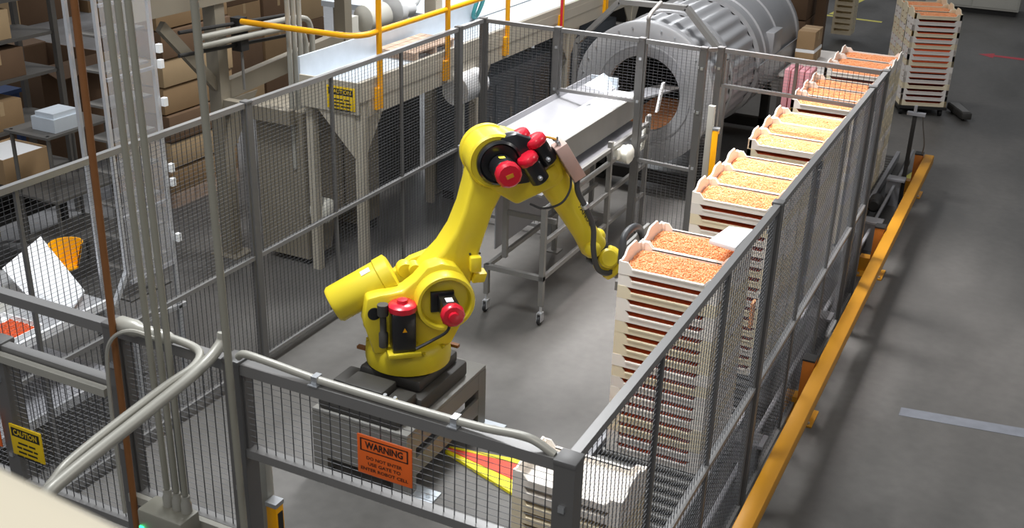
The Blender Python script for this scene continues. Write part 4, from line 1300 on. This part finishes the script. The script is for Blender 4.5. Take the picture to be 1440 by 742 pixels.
for nm, (x, y, z), s, lb in (('yellow_scoop', (-5.86, 4.98, .79), .72, 'yellow curved plastic bin behind the white chute'), ('yellow_scoop', (-6.20, 4.62, .94), .62, 'smaller yellow bin to the left of the curved one')):
    mb = MB()
    n = 12
    prof = [(0.09, 0), (.16, .26), (.15, .26), (.08, .01)]
    for i in range(n + 1):
        t = pi * .12 + pi * 1.3 * i / n
        for r, h in prof:
            mb.v.append((x + r * s * cos(t), y + r * s * sin(t), z + h * s))
    for i in range(n):
        for j in range(3):
            mb.f.append((i * 4 + j, i * 4 + j + 1, i * 4 + 5 + j, i * 4 + 4 + j))
    mb.lathe((x, y, z), (0, 0, 1), [(.09 * s, 0), (.09 * s, .01)], 14)
    o = obj(nm, mb, M['ryellow'] if s > .7 else M['vy'], None, smooth=True)
    tag(o, lb, 'bin')
tx_ = thing('sample_tray', (-5.45, 4.05, .79), 'shallow clear tray of orange softgels on the sorting table', 'tray')
obj('tray_body', MB().box(-5.62, -5.26, 3.85, 4.22, .79, .80).box(-5.62, -5.61, 3.85, 4.22, .80, .83).box(-5.27, -5.26, 3.85, 4.22, .80, .83).box(-5.61, -5.27, 3.85, 3.86, .80, .83).box(-5.61, -5.27, 4.21, 4.22, .80, .83), M['white'], tx_)


def small_heap(x0, x1, y0, y1, z, n, label):
    mb = MB().box(x0, x1, y0, y1, z, z + .012)
    for k in range(n):
        mb.ball((rg.uniform(x0, x1), rg.uniform(y0, y1), z + .013), .007, 6, 4, (1.3, 1, .9))
    tag(obj('softgel_heap', mb, M['capsule_d'], None), label, 'softgels', None, 'stuff')


small_heap(-5.52, -5.29, 3.95, 4.19, .80, 420, 'orange softgels spread in the shallow tray at the left')
o = obj('softgel_bin', MB().box(-7.01, -6.56, 4.30, 4.74, .55, .57).box(-7.01, -6.99, 4.30, 4.74, .57, .86).box(-6.58, -6.56, 4.30, 4.74, .57, .80).box(-6.99, -6.58, 4.30, 4.32, .57, .83).box(-6.99, -6.58, 4.72, 4.74, .57, .83).box(-7.00, -6.57, 4.31, 4.73, 0, .55), M['offwhite'], None)
tag(o, 'pale bin of softgels at the left edge behind the white chute', 'bin')
small_heap(-6.98, -6.59, 4.33, 4.71, .57, 10, 'hidden')
bpy.data.objects.remove([q for q in bpy.data.objects if q.get('label') == 'hidden'][0])
small_heap(-6.98, -6.59, 4.33, 4.71, .77, 700, 'orange softgels filling the pale bin at the left edge')

# ------------------------------------------------------------------ cartons and clutter, left background
LAB = {}


def carton(x0, x1, y0, y1, z0, z1, m, label, flaps=False, tape=True, group='cartons in the left background'):
    t = thing('cardboard_box', ((x0 + x1) / 2, (y0 + y1) / 2, z0), label, 'box', group)
    if flaps:
        b = MB()
        tk = .012
        b.box(x0, x1, y0, y1, z0, z0 + tk)
        b.box(x0, x0 + tk, y0, y1, z0 + tk, z1).box(x1 - tk, x1, y0, y1, z0 + tk, z1)
        b.box(x0 + tk, x1 - tk, y0, y0 + tk, z0 + tk, z1).box(x0 + tk, x1 - tk, y1 - tk, y1, z0 + tk, z1)
        obj('body', b, m, t)
        w2 = (x1 - x0) * .3
        for sx, x in ((1, x1), (-1, x0)):
            obj('flap', MB().prism([(x, y0, z1), (x, y1, z1), (x + sx * w2, y1, z1 - .08 + .12 * rg.random()), (x + sx * w2, y0, z1 - .10)], (0, 0, .008)), m, t)
    else:
        obj('body', MB().box(x0, x1, y0, y1, z0, z1), m, t, bevel=.006)
        if tape:
            ym = (y0 + y1) / 2
            obj('tape', MB().box(x0, x1 + .001, ym - .025, ym + .025, z1, z1 + .001).box(x1 + .0005, x1 + .0015, ym - .025, ym + .025, z1 - .12, z1), M['card_l'], t)
    return t


cm = [M['card'], M['card_d'], M['card_l'], M['card_d']]
# carton wall behind the beige frame: columns of cartons on pallets
cols = [(-9.0, 9.2, .62, .46, 5), (-9.0, 9.86, .62, .46, 5), (-9.0, 10.52, .62, .42, 6), (-9.0, 11.18, .62, .42, 6), (-9.0, 11.84, .62, .42, 6)]
names = ['first', 'second', 'third', 'fourth', 'fifth']
lev = ['bottom', 'second from bottom', 'third from bottom', 'fourth from bottom', 'fifth from bottom', 'top']
for ci, (x, y, wy, h, n) in enumerate(cols):
    for k in range(n):
        carton(x - .7, x + rg.uniform(-.03, .03), y, y + wy, .14 + k * h, .14 + (k + 1) * h - .004, cm[(k + ci) % 4], f'brown carton, {lev[k] if k < n - 1 else "topmost"} of the {names[ci]} column from the left behind the beige frame', tape=ci < 5)
pallets = [(-9.75, -8.95, 9.15, 10.5, 'under the left carton columns'), (-9.75, -8.95, 10.5, 12.5, 'under the right carton columns')]
for x0, x1, y0, y1, lb in pallets:
    p = thing('wooden_pallet', ((x0 + x1) / 2, (y0 + y1) / 2, 0), 'dark wooden pallet ' + lb, 'pallet')
    for k in range(5):
        obj('deck_board', MB().box(x0 + k * .165, x0 + k * .165 + .13, y0, y1, .11, .135), M['wood'], p)
    for k in range(3):
        yy = y0 + k * (y1 - y0 - .1) / 2
        obj('runner', MB().box(x0, x1, yy, yy + .1, 0, .11), M['wood'], p)
# stack of flattened cartons seen right of the lift
for k in range(9):
    z = .15 + k * .27
    carton(-8.3, -7.5 + .02 * (k % 3), 7.75, 8.75, z, z + .255, [M['card'], M['card_l'], M['card_d']][k % 3], f'bundle of flat brown cartons, {(lev + ["seventh from bottom", "eighth from bottom"])[k] if k < 8 else "topmost"} in the pile right of the lift', tape=False, group='flat carton bundles right of the lift')
p = obj('pallet_block', MB().box(-8.3, -7.5, 7.75, 8.75, 0, .15), M['wood'], None)
tag(p, 'wooden base under the pile of flat carton bundles', 'pallet')
# open boxes heap at far left
spec = [(-11.6, -10.6, 5.9, 6.9, 0, 1.1), (-10.2, -9.3, 7.9, 8.8, 0, 1.15), (-13.4, -12.3, 6.2, 7.3, 0, 1.5), (-12.5, -11.4, 7.9, 9.0, 0, 1.55), (-14.9, -13.8, 8.3, 9.6, 0, 1.9), (-14.9, -13.8, 10.2, 11.5, 0, 1.8), (-11.4, -10.8, 6.1, 6.75, 1.102, 1.55), (-13.2, -12.5, 6.4, 7.1, 1.502, 1.95), (-12.3, -11.6, 8.1, 8.8, 1.552, 2.0)]
wh = ['low wide closed carton at the left edge', 'open carton beside the wire shelf', 'larger closed carton in the second row at far left', 'tall closed carton in the second row near the shelf', 'tall carton at the far left back', 'tall carton in the far back beside the rack', 'small open carton on top of the low wide closed one', 'small carton standing on the larger closed one', 'small pale carton standing on the tall one']
for i, (s, lb) in enumerate(zip(spec, wh)):
    carton(*s, [M['card'], M['card_d'], M['card_l']][i % 3], 'brown ' + lb, flaps=i in (1, 4, 5, 6, 7, 8), group='open cartons at far left')
for i in range(6):
    carton(-16.5, -15.5, 8 + i * 1.6, 9.4 + i * 1.6, 0, 1.6 + .3 * (i % 3), cm[i % 4], f'dim brown carton of the rearmost row at far left, {ORD[i] if i else "first"} from the left', tape=False, group='dim cartons in the rearmost row')

# wire shelf rack left of the lift
sr = thing('shelf_rack', (-8.5, 6.75, 0), 'grey wire shelf rack with boxes left of the rusty pipe', 'rack')
for x, y in ((-8.77, 6.25), (-8.27, 6.25), (-8.77, 7.25), (-8.27, 7.25)):
    obj('upright', MB().box(x - .025, x + .025, y - .025, y + .025, 0, 2.9), M['dim_steel'], sr)
for z in (.5, .95, 1.4, 1.75, 2.1, 2.45):
    obj('shelf', MB().box(-8.77, -8.27, 6.25, 7.25, z, z + .03), M['dim_steel'], sr)
for k, z in enumerate((.98, 1.43, 1.78, 2.13)):
    carton(-8.67, -8.30, 6.35, 6.80 + .1 * (k % 2), z, z + .26, cm[k], f'brown carton on the {["lowest loaded", "second loaded", "third loaded", "highest loaded"][k]} shelf of the wire rack', group='cartons on the wire rack')
ct = thing('work_cart', (-7.1, 5.9, 0), 'grey metal work cart with white papers left of the rusty pipe', 'cart')
for x, y in ((-7.3, 5.84), (-6.9, 5.84), (-7.3, 6.44), (-6.9, 6.44)):
    obj('leg', MB().tube([(x, y, 0), (x, y, 1.35)], .016, 8), M['dim_steel'], ct, smooth=True)
for z in (.4, .8, 1.33):
    obj('shelf', MB().box(-7.34, -6.86, 5.80, 6.48, z, z + .02), M['dim_steel'], ct)
o = obj('paper_stack', MB().box(-7.15, -6.90, 5.92, 6.20, 1.352, 1.46).box(-7.12, -6.92, 5.94, 6.18, 1.46, 1.50), M['galv'], None)
tag(o, 'white papers on top of the work cart', 'paper')
bc = thing('blue_table', (-9.7, 7.0, 0), 'blue topped table at the left frame edge', 'table')
obj('top', MB().box(-10.2, -9.25, 6.5, 7.6, .98, 1.02), M['blue'], bc)
for x, y in ((-10.15, 6.55), (-9.3, 6.55), (-10.15, 7.55), (-9.3, 7.55)):
    obj('leg', MB().box(x - .03, x + .03, y - .03, y + .03, 0, .98), M['blue'], bc)
wb = thing('paper_box', (-7.83, 6.2, .78), 'open brown box full of white paper at the left edge below the blue table', 'box')
obj('body', MB().box(-8.06, -7.60, 5.95, 6.42, .78, .79).box(-8.06, -8.05, 5.95, 6.42, .79, 1.0).box(-7.61, -7.60, 5.95, 6.42, .79, 1.0).box(-8.05, -7.61, 5.95, 5.96, .79, 1.0).box(-8.05, -7.61, 6.41, 6.42, .79, 1.0), M['card'], wb)
obj('paper', MB().box(-8.05, -7.61, 5.96, 6.41, .79, .985), M['white'], wb)
lt = thing('low_bench', (-7.8, 6.2, 0), 'dark low bench under the box of white paper', 'bench')
obj('top', MB().box(-8.12, -7.5, 5.6, 6.5, .74, .78), M['dark'], lt)
obj('shelf', MB().box(-8.12, -7.5, 5.6, 6.5, .50, .53), M['dark'], lt)
for x, y in ((-8.08, 5.65), (-7.55, 5.65), (-8.08, 6.45), (-7.55, 6.45)):
    obj('leg', MB().box(x - .025, x + .025, y - .025, y + .025, 0, .74), M['dark'], lt)

# ------------------------------------------------------------------ right background
pb_ = thing('carton_pallet_stack', (-4.0, 18.6, 0), 'tall brown stack of flat cartons behind the drum', 'carton stack')
for i, (x0, x1) in enumerate(((-5.2, -4.62), (-4.6, -4.12), (-4.1, -3.62))):
    for k in range(5):
        obj('carton_bundle', MB().box(x0, x1, 17.9 + .03 * i, 19.2, .12 + k * .5, .60 + k * .5), M['card_d'], pb_, bevel=.01)
obj('pallet', MB().box(-5.2, -3.6, 17.85, 19.2, 0, .12), M['wood'], pb_)
o = obj('brown_post', MB().box(-3.55, -3.40, 18.3, 18.5, 0, 2.6), M['card_d'], None)
tag(o, 'narrow brown upright board right of the carton stack', 'board')
for k in range(13):
    o = bpy.data.objects.new('plastic_tray', tray_me[('tray_c', 0)])
    COL.objects.link(o)
    o.location = (-3.35, 19.9, .12 + k * PITCH * 1.3)
    o.scale = (.55, 1, 1.3)
    tag(o, f'cream tray, {ORD[12 - k] if k < 12 else "topmost"} from the top of the distant stack beside the brown board', 'tray', 'trays in the distant stack')
pt_ = thing('pale_table', (-2.65, 13.8, 0), 'pale pinkish table top behind the far tray stacks', 'table')
obj('top', MB().box(-2.86, -2.22, 13.0, 14.6, .87, .90), M['tray_g'], pt_)
for x, y in ((-2.82, 13.05), (-2.27, 13.05), (-2.82, 14.55), (-2.27, 14.55)):
    obj('leg', MB().box(x - .025, x + .025, y - .025, y + .025, 0, .87), M['frame'], pt_)
carton(-2.85, -2.62, 13.75, 14.2, .902, 1.02, M['card'], 'flat lower carton on the pale table beyond the drum', group='cartons on the pale table')
carton(-2.85, -2.63, 13.77, 14.2, 1.06, 1.28, M['card'], 'orange brown upper carton on the pale table beyond the drum', group='cartons on the pale table')
o = obj('paper_layer', MB().box(-2.85, -2.62, 13.76, 14.2, 1.02, 1.058), M['white'], None)
tag(o, 'white layer between the two cartons on the pale table', 'paper')
pk = thing('pink_bundle', (-2.42, 12.1, 0), 'pink ribbed plastic bundle behind the far fence panel', 'bundle')
for k in range(4):
    obj('rib', MB().box(-2.57 + k * .075, -2.505 + k * .075, 11.98, 12.3, .60, 1.20), M['pink'], pk, bevel=.012)
obj('stand', MB().box(-2.58, -2.27, 11.98, 12.35, 0, .60), M['dark'], pk)
fc = thing('far_cabinet', (-1.3, 24.3, 0), 'light grey steel cabinet at the top right edge', 'cabinet')
obj('body', MB().box(-2.5, -.75, 24.0, 24.9, .1, 1.6), M['offwhite'], fc, bevel=.01)
obj('plinth', MB().box(-2.45, -.8, 24.05, 24.85, 0, .1), M['dark'], fc)
obj('door', MB().box(-1.6, -.78, 23.985, 24.0, .14, 1.55), M['offwhite'], fc, bevel=.003)
obj('door', MB().box(-2.45, -1.63, 23.985, 24.0, .14, 1.55), M['offwhite'], fc, bevel=.003)
o = obj('grey_skirting', MB().box(-.5, 3.0, 25.0, 25.4, 0, .5), M['frame'], None)
tag(o, 'low grey unit at the top right corner beside the cabinet', 'unit')
